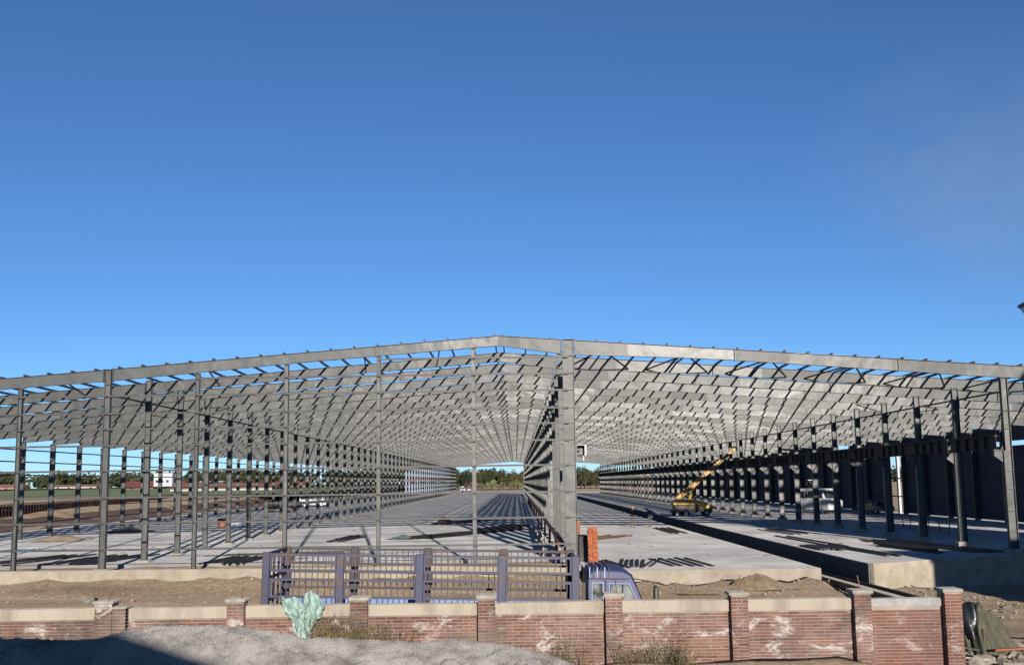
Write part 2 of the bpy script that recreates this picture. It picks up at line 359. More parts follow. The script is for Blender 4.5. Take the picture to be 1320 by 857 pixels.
# ------------------------------------------------------------------ steel hall
hall = empty('steel_hall', (0, Y0, 0))
tag(hall, 'long grey steel portal frame hall under construction, roof and front not yet clad', 'building')
def hp(o): o.parent = hall; o.matrix_parent_inverse = hall.matrix_basis.inverted(); return o
hall_inv = Matrix.Translation((0, -Y0, 0))
def part(name, me, loc=(0,0,0), parent=None):
    o = bpy.data.objects.new(name, me); col.objects.link(o)
    if parent is None: o.parent = hall; o.location = (loc[0], loc[1]-Y0, loc[2])
    else: o.parent = parent; o.location = loc
    return o
def column_mesh(name, wx, fl, z0, z1, plates, tf=.022, tw=.016, capz=True):
    b = MB()
    b.box((-wx/2+tf, -tw/2, z0), (wx/2-tf, tw/2, z1))
    b.box((-wx/2, -fl/2, z0), (-wx/2+tf, fl/2, z1)); b.box((wx/2-tf, -fl/2, z0), (wx/2, fl/2, z1))
    for z in plates: b.box((-wx/2+tf, -fl/2+.01, z), (wx/2-tf, fl/2-.01, z+.02))
    b.box((-wx/2-.04, -fl/2-.04, z0-.03), (wx/2+.04, fl/2+.04, z0))
    if capz: b.box((-wx/2-.02, -fl/2-.01, z1), (wx/2+.02, fl/2+.01, z1+.025))
    return b.mesh(name, 'steel')
pl = [ZS+1.0+1.3*i for i in range(7)]
me_L0 = column_mesh('column', .42, .24, ZS+.05, roof(XL0)-.6, pl)
me_L1 = column_mesh('column', .31, .28, ZS+.16, roof(XL1)+.02, [2.02,3.32,4.58,5.91,7.16,8.0,8.78,9.67,roof(XL1)-.75])
me_C = column_mesh('column', .58, .30, ZS+.16, roof(XC)+.03, [2.02,3.32,4.58,5.91,7.16,8.0,8.78,9.67,10.51,roof(XC)-.8])
b = MB()                                     # crane column: wide shaft below the bracket, slimmer above
ZB = 6.32; ztop = roof(XR)-.62
for (wx, xo, z0, z1) in ((.44, 0, 1.5, ZB), (.34, .05, ZB, ztop)):
    b.box((xo-wx/2+.022,-.008,z0), (xo+wx/2-.022,.008,z1)); b.box((xo-wx/2,-.14,z0), (xo-wx/2+.022,.14,z1)); b.box((xo+wx/2-.022,-.14,z0), (xo+wx/2,.14,z1))
for z in (2.3,3.3,4.4,5.3): b.box((-.198,-.13,z), (.198,.13,z+.02))
for z in (7.4,8.3): b.box((-.098,-.13,z), (.198,.13,z+.02))
b.box((-.3,-.18,1.47), (.3,.18,1.5)); b.box((-.18,-.16,ztop), (.3,.16,ztop+.02))
me_R = b.mesh('column', 'steel')
b = MB(); b.prism([(-.222,ZB-.6),(-.222,ZB),(-.72,ZB),(-.72,ZB-.22)], -.012, .012); b.box((-.74,-.15,ZB), (-.224,.15,ZB+.03)); b.box((-.70,-.15,ZB-.245), (-.69,.15,ZB))
me_br = b.mesh('bracket', 'steel')
me_W = column_mesh('column', .45, .26, ZR+.05, roof(XW)-.6, [2.3,3.6,4.9,6.2,7.5])
b = MB(); b.box((-.34,-.30,0), (.34,.30,.16)); me_ped = b.mesh('pedestal', 'pedestal')
b = MB(); b.box((-.38,-.32,0), (.38,.32,.28)); me_pedR = b.mesh('pedestal', 'pedestal')
b = MB(); b.box((.262,-.2,-.001),(.30,.2,.0)); 
for k in range(NF):
    y = fy(k)
    part('column', me_L0, (XL0, y, 0))
    c = part('column', me_L1, (XL1, y, 0)); part('pedestal', me_ped, (0,0,ZS-.03), c)
    c = part('column', me_C, (XC, y, 0)); part('pedestal', me_ped, (0,0,ZS-.03), c)
    if k < NFR:
        c = part('column', me_R, (XR, y, 0)); part('pedestal', me_pedR, (0,0,ZR-.01), c); part('bracket', me_br, (0,0,0), c)
        part('column', me_W, (XW, y, 0))
# rafters: tapered I sections between splices
def depth(x):
    return lerp_tab([(-41,.58),(-31,.50),(-20.7,.60),(-11,.50),(-7,.50),(-.8,.52),(2.7,.76),(8,.60),(11.2,.56),(19.5,.60),(24.7,.66),(32,.50),(40.4,.58)], x)
SEG = [(-41,-30.5),(-30.5,-20.9),(-20.46,-7.1),(-7.1,-.8),(-.8,2.38),(3.06,11.2),(11.2,19.5),(19.5,29.8),(29.8,40.4)]
def rafter_mb(x0, x1, b=None, y=0):
    b = b or MB(); fl, tf, tw = .22, .016, .012
    n = 3
    xs = [x0+(x1-x0)*i/n for i in range(n+1)]
    for a, c in zip(xs, xs[1:]):
        if a == xs[0]: a += .02
        if c == xs[-1]: c -= .02
        za, zc, da, dc = roof(a), roof(c), depth(a), depth(c)
        b.add([(a,y-tw/2,za-da),(c,y-tw/2,zc-dc),(c,y-tw/2,zc),(a,y-tw/2,za),(a,y+tw/2,za-da),(c,y+tw/2,zc-dc),(c,y+tw/2,zc),(a,y+tw/2,za)],
              [(0,1,2,3),(7,6,5,4)])
        for (p, q, r_, s_) in ((za-tf, zc-tf, za, zc), (za-da, zc-dc, za-da+tf, zc-dc+tf)):
            b.add([(a,y-fl/2,p),(c,y-fl/2,q),(c,y+fl/2,q),(a,y+fl/2,p),(a,y-fl/2,r_),(c,y-fl/2,s_),(c,y+fl/2,s_),(a,y+fl/2,r_)],
                  [(0,3,2,1),(4,5,6,7),(0,1,5,4),(2,3,7,6),(3,0,4,7),(1,2,6,5)])
    for xe in (x0+.01, x1-.01):               # end plates
        d = depth(xe)+.06; b.box((xe-.01, y-fl/2-.01, roof(xe)-d+.02), (xe+.01, y+fl/2+.01, roof(xe)+.04))
    return b
seg_me = [rafter_mb(*s).mesh('rafter', 'steel') for s in SEG]
far = MB()
LOW = -.09
for k in range(NF):
    for i, s in enumerate(SEG):
        if k >= NFR and s[0] > 3: continue
        if k < 33: part('rafter', seg_me[i], (0, fy(k), .04 if k == 0 else LOW))
        else: rafter_mb(*s, far, fy(k))
far.v = [(x, y, z+LOW) for x, y, z in far.v]
stuff(hp(far.obj('far_rafters', 'steel', fix=False)))
# purlins on the rafters, one length for each bay
px = []
x = XRIDGE-.22
while x > XL0-.1: px.append(x); x -= 1.2
x = XRIDGE+.22
while x < XW+.1: px.append(x); x += 1.2
def purlin_mb(b, x, y0, y1, z):
    b.box((x-.03, y0, z+.012), (x+.03, y1, z+.135))
pm = MB(); purlin_mb(pm, 0, .01, BAY-.01, 0); me_pur = pm.mesh('purlin', 'purlin_steel')
me_cl = MB().box((-.05,-.004,.0), (.05,.004,.16)).mesh('purlin_cleat', 'purlin_steel')
far = MB()
for k in range(NF-1):
    for x in px:
        if k >= NFR-1 and x > 3: continue
        if k < 4:
            o = part('purlin', me_pur, (x, fy(k), roof(x)+(LOW if k else .04)))
            if k == 0: o.scale = (1, (fy(1)-fy(0))/BAY, 1); o.rotation_euler = ((LOW-.04)/6.3, 0, 0)
        else: purlin_mb(far, x, fy(k)+.01, fy(k+1)-.01, roof(x)+LOW)
stuff(hp(far.obj('far_purlins', 'purlin_steel', fix=False)))
# gable posts and girts on the open front
GX = [-38.6,-34.1,-29.6,-25.1,XL1,-16.12,-11.6,-6.92,-2.1,XC]
for x in GX:
    if x in (XL1, XC): continue
    part('gable_post', column_mesh('gable_post', .20, .24, ZS+.1, roof(x)-depth(x)-.02, [2.02,3.32,4.58,5.91,7.16,8.0,8.78,9.67], tf=.014, tw=.012), (x, Y0+.0, 0))
GZ = [2.02,3.32,4.58,5.91,7.16,8.0,8.78,9.67,10.51,11.35]
for z in GZ:
    for a, c in zip(GX, GX[1:]):
        if z > min(roof(a)-depth(a), roof(c)-depth(c))-.05: continue
        g = MB(); g.box((a+.01, -.20, z-.045), (c-.01, -.14, z+.045)); g.box((a+.01,-.14,z-.045), (c-.01,-.138,z-.02))
        part('girt', g.mesh('girt', 'purlin_steel'), (0, Y0, 0))
# side girts of the far left wall, two bays to a length
for z in (2.2,3.4,5.0,6.2,7.3,8.3):
    g = MB().box((-.03,.01,-.05), (.03,2*BAY-.01,.05)).mesh('side_girt', 'purlin_steel')
    for k in range(1, NF-2, 2): part('side_girt', g, (XL0-.29, fy(k), z))
# eave ties along the column rows, crane beam, bracing
tie = MB().box((-.04,.0,-.04), (.04,BAY,.04)).mesh('tie', 'dark_steel')
for k in range(0, NF-1):
    part('tie', tie, (XL1+.02, fy(k), roof(XL1)-1.25))
    if k < NFR-1: part('tie', tie, (XR+.06, fy(k), roof(XR)-1.3))
cb = MB(); cb.box((-.008,.02,.0), (.008,BAY-.02,.64)); cb.box((-.15,.02,.64), (.15,BAY-.02,.66)); cb.box((-.13,.02,-.02), (.13,BAY-.02,.0))
for j in range(1, 5): cb.box((-.13, j*1.2, .0), (.13, j*1.2+.012, .64))
cb.box((-.04,.02,.66), (.04,BAY-.02,.76))
cb = cb.mesh('crane_beam', 'dark_steel')
for k in range(NFR-1): part('crane_beam', cb, (XR-.5, fy(k), ZB+.052))
def brace(p, q, t=.07): 
    g = MB().bar((p[0],p[1]-Y0,p[2]), (q[0],q[1]-Y0,q[2]), t); o = g.obj('brace', 'dark_steel'); o.parent = hall
nodes = [4.7+4.45*i for i in range(9)]
ya, yb_ = fy(0), fy(1)
for a, c in zip(nodes, nodes[1:]):
    if c > XW: break
    for sg in (-1, 1):
        xf = a+sg*1.7; brace((a, Y0+2.6, roof(a)-.04), (xf, fy(1)-.1, roof(xf)-depth(xf)+.04), .07)
    brace((a, fy(0)+.1, roof(a)-.10), (a, fy(1)-.1, roof(a)-.10), .07)
for a in (-39,-35,-25,-17.5,-9.2,-5.2,2.2):
    brace((a, ya+.15, roof(a)-depth(a)+.05), (a+1.3, ya+1.6, roof(a+1.3)-.05), .06)
    brace((a+1.3, ya+1.6, roof(a+1.3)-.05), (a+.8, yb_-.1, roof(a+.8)-depth(a)+.02), .06)
for yk in (3, 8, 20, 34):
    for x0, s in ((XL1, -1), (XR, 1)):
        brace((x0, fy(yk), roof(x0)-.3), (x0+s*6, fy(yk+1), roof(x0+s*6)-.3), .05); brace((x0+s*6, fy(yk), roof(x0+s*6)-.3), (x0, fy(yk+1), roof(x0)-.3), .05)
# cladding of the right-hand wall, panels in rows between columns
rowz = [(ZR+.1,3.0),(3.03,4.9),(4.93,7.45),(7.85,9.15)]
pan = []
for z0, z1 in rowz:
    g = MB(); g.box((0,.02,z0), (.05,BAY-.02,z1))
    n = 14
    for i in range(n): g.box((-.035,.2+i*(BAY-.5)/n,z0+.03), (.0,.29+i*(BAY-.5)/n,z1-.03))
    pan.append(g.mesh('cladding_panel', 'cladding'))
for k in range(-1, NFR-1):
    for i, me in enumerate(pan):
        if k == 10 and i < 3: continue
        if k in (4, 13) and i == 3: continue
        part('cladding_panel', me, (XW+.24, fy(k) if k >= 0 else Y0-6, 0))
wr = MB().box((-.04,.0,-.06), (.04,BAY,.06)).mesh('wall_rail', 'dark_steel')
for k in range(NFR-1):
    for z in (3.0,4.9,7.4): part('wall_rail', wr, (XW+.10-.30+.37, fy(k), z))
for dx in (.8, 2.4):
    g = MB().bar((XW+.2, fy(10)+dx-Y0, ZR), (XW+.2, fy(10)+dx-Y0, 7.4), .28); o = g.obj('door_post', 'white_paint'); o.parent = hall
# flood lamp bolted to the middle front column
fl = empty('flood_lamp', (XC+.36, Y0-.1, 6.6)); tag(fl, 'white box flood lamp bolted to the wide front column', 'lamp')
g = MB(); g.box((0,-.02,-.03), (.14,.04,.03)); g.obj('arm', 'dark_steel', fl)
g = MB()
g.add([(.02,-.16,-.22),(.02,-.16,.20),(.02,.24,.26),(.02,.24,-.26),(.36,-.16,-.22),(.36,-.16,.20),(.36,.24,.26),(.36,.24,-.26)], [(0,1,2,3),(7,6,5,4),(1,5,6,2),(0,3,7,4),(3,2,6,7)]); g.obj('hood', 'black_plastic', fl)
g = MB(); g.box((.37,-.18,-.26), (.45,.26,.28)); g.box((.0,-.18,.265), (.37,.26,.29)); g.box((.3,-.02,-.5),(.34,.02,-.26)); g.obj('casing', 'white_paint', fl)

# ------------------------------------------------------------------ brick boundary wall
WY = 23.0
wall = empty('brick_boundary_wall', (0, WY, 1.2)); tag(wall, 'weathered red brick boundary wall with white salt stains and concrete coping', 'wall')
def wpart(o): o.parent = wall; o.matrix_parent_inverse = Matrix.Translation((0,-WY,-1.2)); return o
PX = [-15.9,-13.35,-10.85,-8.33,-5.68,-3.2,-.64,1.92,4.44,6.91,8.72]
PW, ZC0, ZC1 = .34, 2.455, 2.675
BL, BH, MJ = .24, .053, .0115
COURSE = BH+MJ
me_b = {}
def brick_mesh(L, Dp, key, material):
    k = (round(L, 3), key, material)
    if k not in me_b:
        g = MB(); e = .004; L2 = L/2
        # face with eased edges
        g.add([(-L2,0,0),(L2,0,0),(L2,0,BH),(-L2,0,BH),(-L2+e,-e,e),(L2-e,-e,e),(L2-e,-e,BH-e),(-L2+e,-e,BH-e),(-L2,Dp,0),(L2,Dp,0),(L2,Dp,BH),(-L2,Dp,BH)],
              [(4,5,6,7),(0,1,5,4),(1,2,6,5),(2,3,7,6),(3,0,4,7),(1,9,10,2),(0,3,11,8),(3,2,10,11),(0,8,9,1)])
        me_b[k] = g.mesh('brick', material)
    return me_b[k]
cand = []        # bricks: (x, yface, z, L, depth, material)
rb = random.Random(3)
for i, (a, c) in enumerate(zip(PX, PX[1:])):
    x0, x1 = a+PW/2+.006, c-PW/2-.006
    z = 1.15; row = 0
    mtl = 'brick_new' if i == len(PX)-2 else 'brick'
    while z+BH < ZC0-.002:
        x = x0-(BL/2 if row % 2 else 0)
        while x < x1-.02:
            s, e = max(x, x0), min(x+BL-MJ*.9, x1)
            if e-s > .03: cand.append(((s+e)/2, WY-.10+rb.uniform(-.005,.004), z, e-s, .1, mtl, 0))
            x += BL
        z += COURSE; row += 1
for i, a in enumerate(PX):
    z = 1.15; row = 0
    yf = WY-.30
    mtl = 'brick_new' if i == len(PX)-1 else 'brick'
    while z+BH < 2.76:
        for s, L in (((-PW/2, .222), (PW/2-.105, .105)) if row % 2 else ((-PW/2, .105), (PW/2-.222, .222))):
            cand.append((a+s+L/2, yf+rb.uniform(-.003,.004), z, L, .2, mtl, 1))
        z += COURSE; row += 1
z = 1.15; row = 0
while z+BH < 2.69:                               # low stub pier beside one pillar
    for s_, L in (((-.135, .1), (-.025, .16)) if row % 2 else ((-.135, .16), (.035, .1))): cand.append((-7.995+s_+L/2, WY-.352+rb.uniform(-.003,.003), z, L, .15, 'brick', 1))
    z += COURSE; row += 1
def key(c):
    return (0 if c[0] > 4.7 and c[2] > 1.55 else 1, abs(c[0]-7.6))
cand.sort(key=key)
bstuff = MB()
for j, (x, y, z, L, D, mtl, isp) in enumerate(cand):
    if j < 300:
        o = bpy.data.objects.new('brick', brick_mesh(L, D, isp, mtl)); col.objects.link(o); o.parent = wall; o.location = (x, y-WY, z-1.2)
    else:
        e = .004; L2 = L/2
        bstuff.add([(x-L2,y,z),(x+L2,y,z),(x+L2,y,z+BH),(x-L2,y,z+BH),(x-L2+e,y-e,z+e),(x+L2-e,y-e,z+e),(x+L2-e,y-e,z+BH-e),(x-L2+e,y-e,z+BH-e),(x-L2,y+D,z),(x+L2,y+D,z),(x+L2,y+D,z+BH),(x-L2,y+D,z+BH)],
              [(4,5,6,7),(0,1,5,4),(1,2,6,5),(2,3,7,6),(3,0,4,7),(1,9,10,2),(0,3,11,8),(3,2,10,11),(0,8,9,1)], 1 if mtl == 'brick_new' else 0)
stuff(wpart(bstuff.obj('remaining_bricks', ['brick','brick_new'], fix=False)))
core = MB()
for a, c in zip(PX, PX[1:]): core.box((a+PW/2, WY-.092, -.3), (c-PW/2, WY+.10, ZC0))
for a in PX: core.box((a-PW/2+.006, WY-.292, -.3), (a+PW/2-.006, WY+.12, 2.775))
core.box((-8.13,WY-.34,-.3),(-7.86,WY-.1,2.69))
wpart(core.obj('mortar_core', 'mortar'))
rb = random.Random(5)
for i, (a, c) in enumerate(zip(PX, PX[1:])):
    last = i == len(PX)-2
    g = MB(); n = 7; x0, x1 = a+PW/2+.01, c-PW/2-.01
    za, zb_ = rb.uniform(-.012,.012), rb.uniform(-.012,.012)
    g.v = []; 
    for q in range(n+1):
        t = q/n; x = x0+(x1-x0)*t; zz = za+(zb_-za)*t+.004*rb.uniform(-1,1); yo = .005*rb.uniform(-1,1)
        h0, h1 = (ZC0+.05 if last else ZC0+.002), ZC1-(.02 if last else 0)
        g.v += [(x,WY-.15+yo,h0+zz*.3),(x,WY-.155+yo,h1-.03+zz),(x,WY-.125,h1+zz),(x,WY+.15,h1+zz),(x,WY+.15,h0)]
    for q in range(n):
        for r_ in range(5): g.f.append((q*5+r_, q*5+(r_+1) % 5, (q+1)*5+(r_+1) % 5, (q+1)*5+r_))
    g.f += [tuple(range(5)), tuple(range(n*5, n*5+5))]; g.mi = [0]*len(g.f)
    wpart(g.obj('coping', 'coping_grey' if last else 'coping'))
    if last:
        g = MB(); g.box((x0,WY-.11,ZC0-.0), (x1,WY+.1,ZC0+.048)); wpart(g.obj('mortar_bed', 'mortar'))
for i, a in enumerate(PX):
    g = MB(); j = rb.uniform(-.01,.01); w_ = PW/2+.035
    g.box((a-w_+j,WY-.345,2.78), (a+w_+j,WY+.16,2.845+rb.uniform(-.012,.012)))
    wpart(g.obj('pillar_cap', 'cap', bevel=.012))
g = MB(); g.box((-8.15,WY-.36,2.69), (-7.84,WY-.08,2.72)); wpart(g.obj('pillar_cap', 'cap', bevel=.008))
for (x, z1, tx) in ((-8.3, 3.07, .10), (-5.6, 3.06, .02), (2.0, 3.12, -.02), (4.5, 3.16, .01), (6.93, 3.12, -.04)):
    g = MB(); g.tube((x, WY-.1, 2.84), (x+tx, WY-.08, z1), .012, n=6); wpart(g.obj('iron_stake', 'rust'))

# ------------------------------------------------------------------ gravel heap in front of the wall
CREST = [(-14,2.36),(-9.4,2.42),(-7.6,2.40),(-6.9,2.56),(-6.15,2.60),(-5.2,2.57),(-4.6,2.53),(-3.76,2.37),(-2.64,2.32),(-1.94,2.26),(-1.3,2.29),(-.96,2.28),(-.12,2.19),(.44,2.04),(1.06,1.80),(1.7,1.5),(2.6,1.32)]
def heap_z(x, y):
    c = lerp_tab(CREST, x)+.03*fbm(x, y, 1.6)
    yc = 20.4+.25*fbm(x, 0, .5)
    if y < yc: z = c-.50*max(0, (yc-y)-.15*(1-math.exp(-(yc-y)/.3)))
    else: z = c-.16*(y-yc)-.02*(y-yc)**2
    lump = .16*fbm(x, y*1.3, 1.1)+.12*abs(fbm(x+3, y+1, 2.0))+.045*fbm(x+3, y+1, 5)
    z += lump*(.35+.65*sst(.05, .5, yc-y)) if y < yc else .03*fbm(x, y, 1.5)
    z += .07*math.sin(x*3.1-y*2.6)*math.exp(-((y-19.5)/.55)**2)*(.5+fbm(x, 7, .6))
    return max(z, 1.25)
hx = axis((-14.5,-9.6,.3),(-9.6,2.8,.07)); hy = axis((15.5,18,.3),(18,21.2,.06),(21.2,22.95,.2))
g = MB(); n = len(hx)
g.v = [(x, y, heap_z(x, y)) for y in hy for x in hx]; g.f = [(j*n+i, j*n+i+1, (j+1)*n+i+1, (j+1)*n+i) for j in range(len(hy)-1) for i in range(n-1)]; g.mi = [0]*len(g.f)
heap = g.obj('gravel_heap', 'gravel', smooth=True, fix=False); tag(heap, 'long grey gravel heap piled against the brick wall', 'gravel heap')
def pebble(b, x, y, z, r, rr):
    sx, sy, sz = r*rr.uniform(.7,1.3), r*rr.uniform(.7,1.2), r*rr.uniform(.5,.9); a = rr.uniform(0,3)
    ca, sa = math.cos(a), math.sin(a)
    pts = [(1,0,0),(0,1,0),(-1,0,0),(0,-1,0),(.1,.1,1),(0,0,-1)]
    b.add([(x+(p*sx*ca-q*sy*sa)*rr.uniform(.8,1.2), y+(p*sx*sa+q*sy*ca), z+s*sz) for p, q, s in pts], [(0,1,4),(1,2,4),(2,3,4),(3,0,4),(1,0,5),(2,1,5),(3,2,5),(0,3,5)])
g = MB(); rr = random.Random(11)
for _ in range(14000):
    x = rr.uniform(-9.8,1.9); y = 20.6-abs(rr.gauss(0,1.1)); 
    pebble(g, x, y, heap_z(x, y)+.003, rr.choice((.007,.008,.010,.013,.02)), rr)
o = g.obj('gravel_stones', 'gravel', fix=False); o.parent = heap; stuff(o)

# ------------------------------------------------------------------ cage truck behind the wall
tr = empty('cage_truck', (-5.85, 25.45, 0.0)); tag(tr, 'blue flatbed truck with tall barred cage sides parked behind the brick wall', 'truck')
tr.rotation_euler = (0, R(1.5), 0)
def tp(g, name, m_, parent=None, **k): return g.obj(name, m_, parent or tr, **k)
LEN, WID = 7.15, 2.4
dz = .12
def panel_side(yy, nm):
    posts = [.07, 1.75, 3.55, 5.42, 7.08]
    for p in posts:
        g = MB().box((p-.085, yy-.05, 1.15), (p+.085, yy+.05, 3.60)); tp(g, 'cage_post', 'truck_blue' if yy < 1 else 'truck_bar', bevel=.008)
    for a, c in zip(posts, posts[1:]):
        for (z0, z1) in ((3.20,3.55),(2.62,3.00)):
            fr = MB()
            for z in (z0, z1): fr.box((a+.09, yy-.028, z-.028), (c-.09, yy+.028, z+.028))
            for xx in (a+.11, c-.11): fr.box((xx-.02, yy-.024, z0+.028), (xx+.02, yy+.024, z1-.028))
            f = tp(fr, nm, 'truck_blue' if yy < 1 else 'truck_bar')
            nb = round((c-a-.3)/.138)
            for i in range(nb):
                xx = a+.2+(c-a-.4)*i/(nb-1)+rnd.uniform(-.012,.012)
                g = MB().bar((xx, yy, z0+.02), (xx+rnd.uniform(-.012,.012), yy, z1-.02), .02); tp(g, 'cage_bar', 'truck_bar', f)
    # dropside boards below the cage
    for a, c in zip(posts, posts[1:]):
        g = MB().box((a+.09, yy-.02, 1.45), (c-.09, yy+.02, 2.36))
        for i in range(5): g.box((a+.15+i*(c-a-.4)/4, yy-.035, 1.5), (a+.23+i*(c-a-.4)/4, yy+.035, 2.3))
        tp(g, 'side_board', 'truck_panel')
panel_side(.06, 'cage_rail'); panel_side(WID-.06, 'cage_rail')
for yy in (.5, .95, 1.45, 1.9):                 # tail gate bars
    g = MB().box((.04,yy-.02,1.3), (.08,yy+.02,3.55)); tp(g, 'tail_bar', 'truck_blue')
for z in (1.4,2.5,3.0,3.55): g = MB().box((.03,.12,z-.03), (.09,WID-.12,z+.03)); tp(g, 'tail_rail', 'truck_blue')
for yy in [.25+.24*i for i in range(9)]:
    g = MB().box((LEN-.06,yy-.03,1.3), (LEN-.02,yy+.03,3.5)); tp(g, 'head_bar', 'truck_bar')
for z in (2.4,3.1,3.5): g = MB().box((LEN-.1,.1,z-.04), (LEN-.02,WID-.1,z+.04)); tp(g, 'head_rail', 'truck_blue')
g = MB().box((0,.02,1.12), (LEN,WID-.02,1.3)); tp(g, 'bed_floor', 'truck_blue')
g = MB(); 
for yy in (.7,1.6): g.box((.1,yy-.06,.8), (9.2,yy+.06,1.12))
tp(g, 'chassis', 'dark_steel')
for xx in (1.3, 2.6, 8.05):
    for yy in (.18, WID-.18):
        t = MB().tube((xx,yy-.14,.48), (xx,yy+.14,.48), .48, n=24); t = tp(t, 'wheel', 'rubber', bevel=.03)
        g = MB().tube((xx,yy-.155,.48), (xx,yy+.155,.48), .25, n=16); tp(g, 'rim', 'zinc', t)
# cab
cabx = LEN+.22
CU = .34
prof = [(0,.75),(0,2.78+CU),(.06,2.93+CU),(.2,2.98+CU),(.78,2.96+CU),(.95,2.88+CU),(1.12,2.55+CU),(1.36,1.95+CU),(1.42,1.55),(1.42,.75)]
g = MB(); ys = [(.08,.06),(.11,.015),(.18,0),(WID-.28,0),(WID-.21,.015),(WID-.18,.06)]
n = len(prof)
for yy, ins in ys: g.v += [(cabx+x*(1-ins*.12)+.06*ins, yy, z-ins*.9*(1 if z > 2.2 else 0)) for x, z in prof]
for j in range(len(ys)-1): g.f += [(j*n+i, j*n+(i+1) % n, (j+1)*n+(i+1) % n, (j+1)*n+i) for i in range(n)]
g.f += [tuple(range(n)), tuple(range((len(ys)-1)*n, len(ys)*n))]; g.mi = [0]*len(g.f)
cab = tp(g, 'cab', 'cab_blue', smooth=False)
def plate(poly, yy, th, name, m_, parent):
    g = MB(); g.prism([(cabx+x, z+(CU if z > 1.9 else 0)) for x, z in poly], yy-th, yy); return tp(g, name, m_, parent)
door = plate([(.40,1.0),(.40,2.74),(.96,2.74),(1.26,2.1),(1.30,1.0)], .078, .02, 'door', 'cab_blue', tr)
plate([(.47,2.16),(.47,2.665),(.925,2.665),(1.16,2.16)], .056, .012, 'window_frame', 'pale_trim', door)
plate([(.485,2.175),(.485,2.652),(.917,2.652),(1.142,2.175)], .0435, .004, 'gasket', 'rubber', door)
plate([(.505,2.195),(.505,2.635),(.75,2.635),(.75,2.195)], .0385, .006, 'window', 'cab_glass', door)
plate([(.785,2.195),(.785,2.635),(.905,2.635),(1.11,2.195)], .0385, .006, 'quarter_window', 'cab_glass', door)
plate([(.08,2.14),(.08,2.68),(.34,2.68),(.34,2.14)], .076, .018, 'window_frame', 'pale_trim', cab)
plate([(.095,2.155),(.095,2.665),(.325,2.665),(.325,2.155)], .0575, .004, 'gasket', 'rubber', cab)
plate([(.11,2.17),(.11,2.65),(.31,2.65),(.31,2.17)], .0525, .006, 'rear_window', 'cab_glass', cab)
plate([(.02,2.755),(.02,2.78),(.93,2.78),(.95,2.755)], .078, .035, 'rain_gutter', 'truck_bar', cab)
plate([(.375,1.0),(.375,2.74),(.39,2.74),(.39,1.0)], .079, .012, 'door_seam', 'rubber', cab)
g = MB(); g.bar((cabx+.28,.04,1.7), (cabx+.36,.04,1.7), .02); tp(g, 'door_handle', 'black_plastic', door)
g = MB(); g.add([(cabx+.985,.2,2.84+CU),(cabx+1.36,.2,1.98+CU),(cabx+1.36,WID-.3,1.98+CU),(cabx+.985,WID-.3,2.84+CU)], [(0,1,2,3)]); o = tp(g, 'windscreen', 'cab_glass', cab); o.location = (.012,0,.012)
for i in range(6):
    xx = cabx+.02+.085*i
    g = MB().box((xx,.10,2.99+CU), (xx+.018,WID-.32,3.005+CU)); g.box((xx,.065,2.76+CU), (xx+.018,.10,3.02+CU)); tp(g, 'roof_rack_bar', 'pale_trim' if i % 2 == 0 else 'truck_bar', cab)
g = MB(); g.bar((cabx+.98,.08,3.12), (cabx+1.42,-.02,3.06), .022); g.bar((cabx+1.42,-.02,3.06), (cabx+1.5,-.04,2.95), .022); arm = tp(g, 'mirror_arm', 'black_plastic')
g = MB(); g.box((cabx+1.46,-.14,2.55), (cabx+1.56,.06,2.97)); tp(g, 'mirror', 'black_plastic', arm, bevel=.025)
g = MB(); g.box((cabx+1.36,.1,.55), (cabx+1.5,WID-.2,.85)); tp(g, 'bumper', 'dark_steel', bevel=.02)
for yy in (.35, WID-.45): g = MB().tube((cabx+1.41,yy,1.05), (cabx+1.45,yy,1.05), .11, n=14); tp(g, 'headlight', 'white_paint')
g = MB().box((cabx-.12,.3,1.3), (cabx-.05,.42,3.0)); tp(g, 'exhaust_stack', 'dark_steel')

# ------------------------------------------------------------------ crumpled mesh sheet over the coping
def crumple(name, outline_rows, thick, material, seed, amp):
    g = MB(); rs = random.Random(seed); nv = len(outline_rows[0][1])
    return g
g = MB(); rows = 46; cols = 46
for j in range(rows+1):
    t = j/rows                                # 0 bottom, 1 top
    half = lerp_tab([(0,.12),(.2,.15),(.45,.25),(.62,.36),(.8,.42),(1,.40)], t)
    cx = -4.28+lerp_tab([(0,0),(.5,.0),(1,.02)], t)
    for i in range(cols+1):
        s = i/cols*2-1
        top = .62+.17*math.exp(-((s-.36)/.30)**2)+.05*math.exp(-((s+.5)/.35)**2)-.10*math.exp(-((s+.02)/.13)**2)+.02*math.sin(s*11)+.05*math.exp(-((s+.95)/.14)**2)-.06*max(0,s-.6)
        z = 2.06+t*(top+.16)
        fold = .09*math.sin(s*6.5+t*3.5)+.05*math.sin(s*17+t*9)+.10*fbm(s*2, t*3, 2.2)+.06*fbm(s*5, t*4+2, 2.2)+.035*abs(math.sin(s*23+4*fbm(s*2, t*2, 2)))
        y = 22.46-.10*t+fold*(.3+.35*t)+.12*s*s
        g.v.append((cx+s*half+.05*fbm(s*3+5, t*4, 1.5)-.07*max(0,-s)*t**4, y, z+.03*fbm(s*4, t*4+9, 1.5)))
n = cols+1
g.f = [(j*n+i, j*n+i+1, (j+1)*n+i+1, (j+1)*n+i) for j in range(rows) for i in range(cols)]; g.mi = [0]*len(g.f)
net = g.obj('mesh_sheet', 'green_net', smooth=True, fix=False); tag(net, 'crumpled pale green plastic sheet stuck up in front of the brick wall', 'plastic sheet')
md = net.modifiers.new('solid', 'SOLIDIFY'); md.thickness = .006
for i, (x, a) in enumerate(((-.12, -.14), (.10, .08))):
    s_ = MB().tube((-4.28+x*.5,22.55,2.0), (-4.28+x+a,22.5,2.75), .01, n=5).obj('twig', 'bark', net)

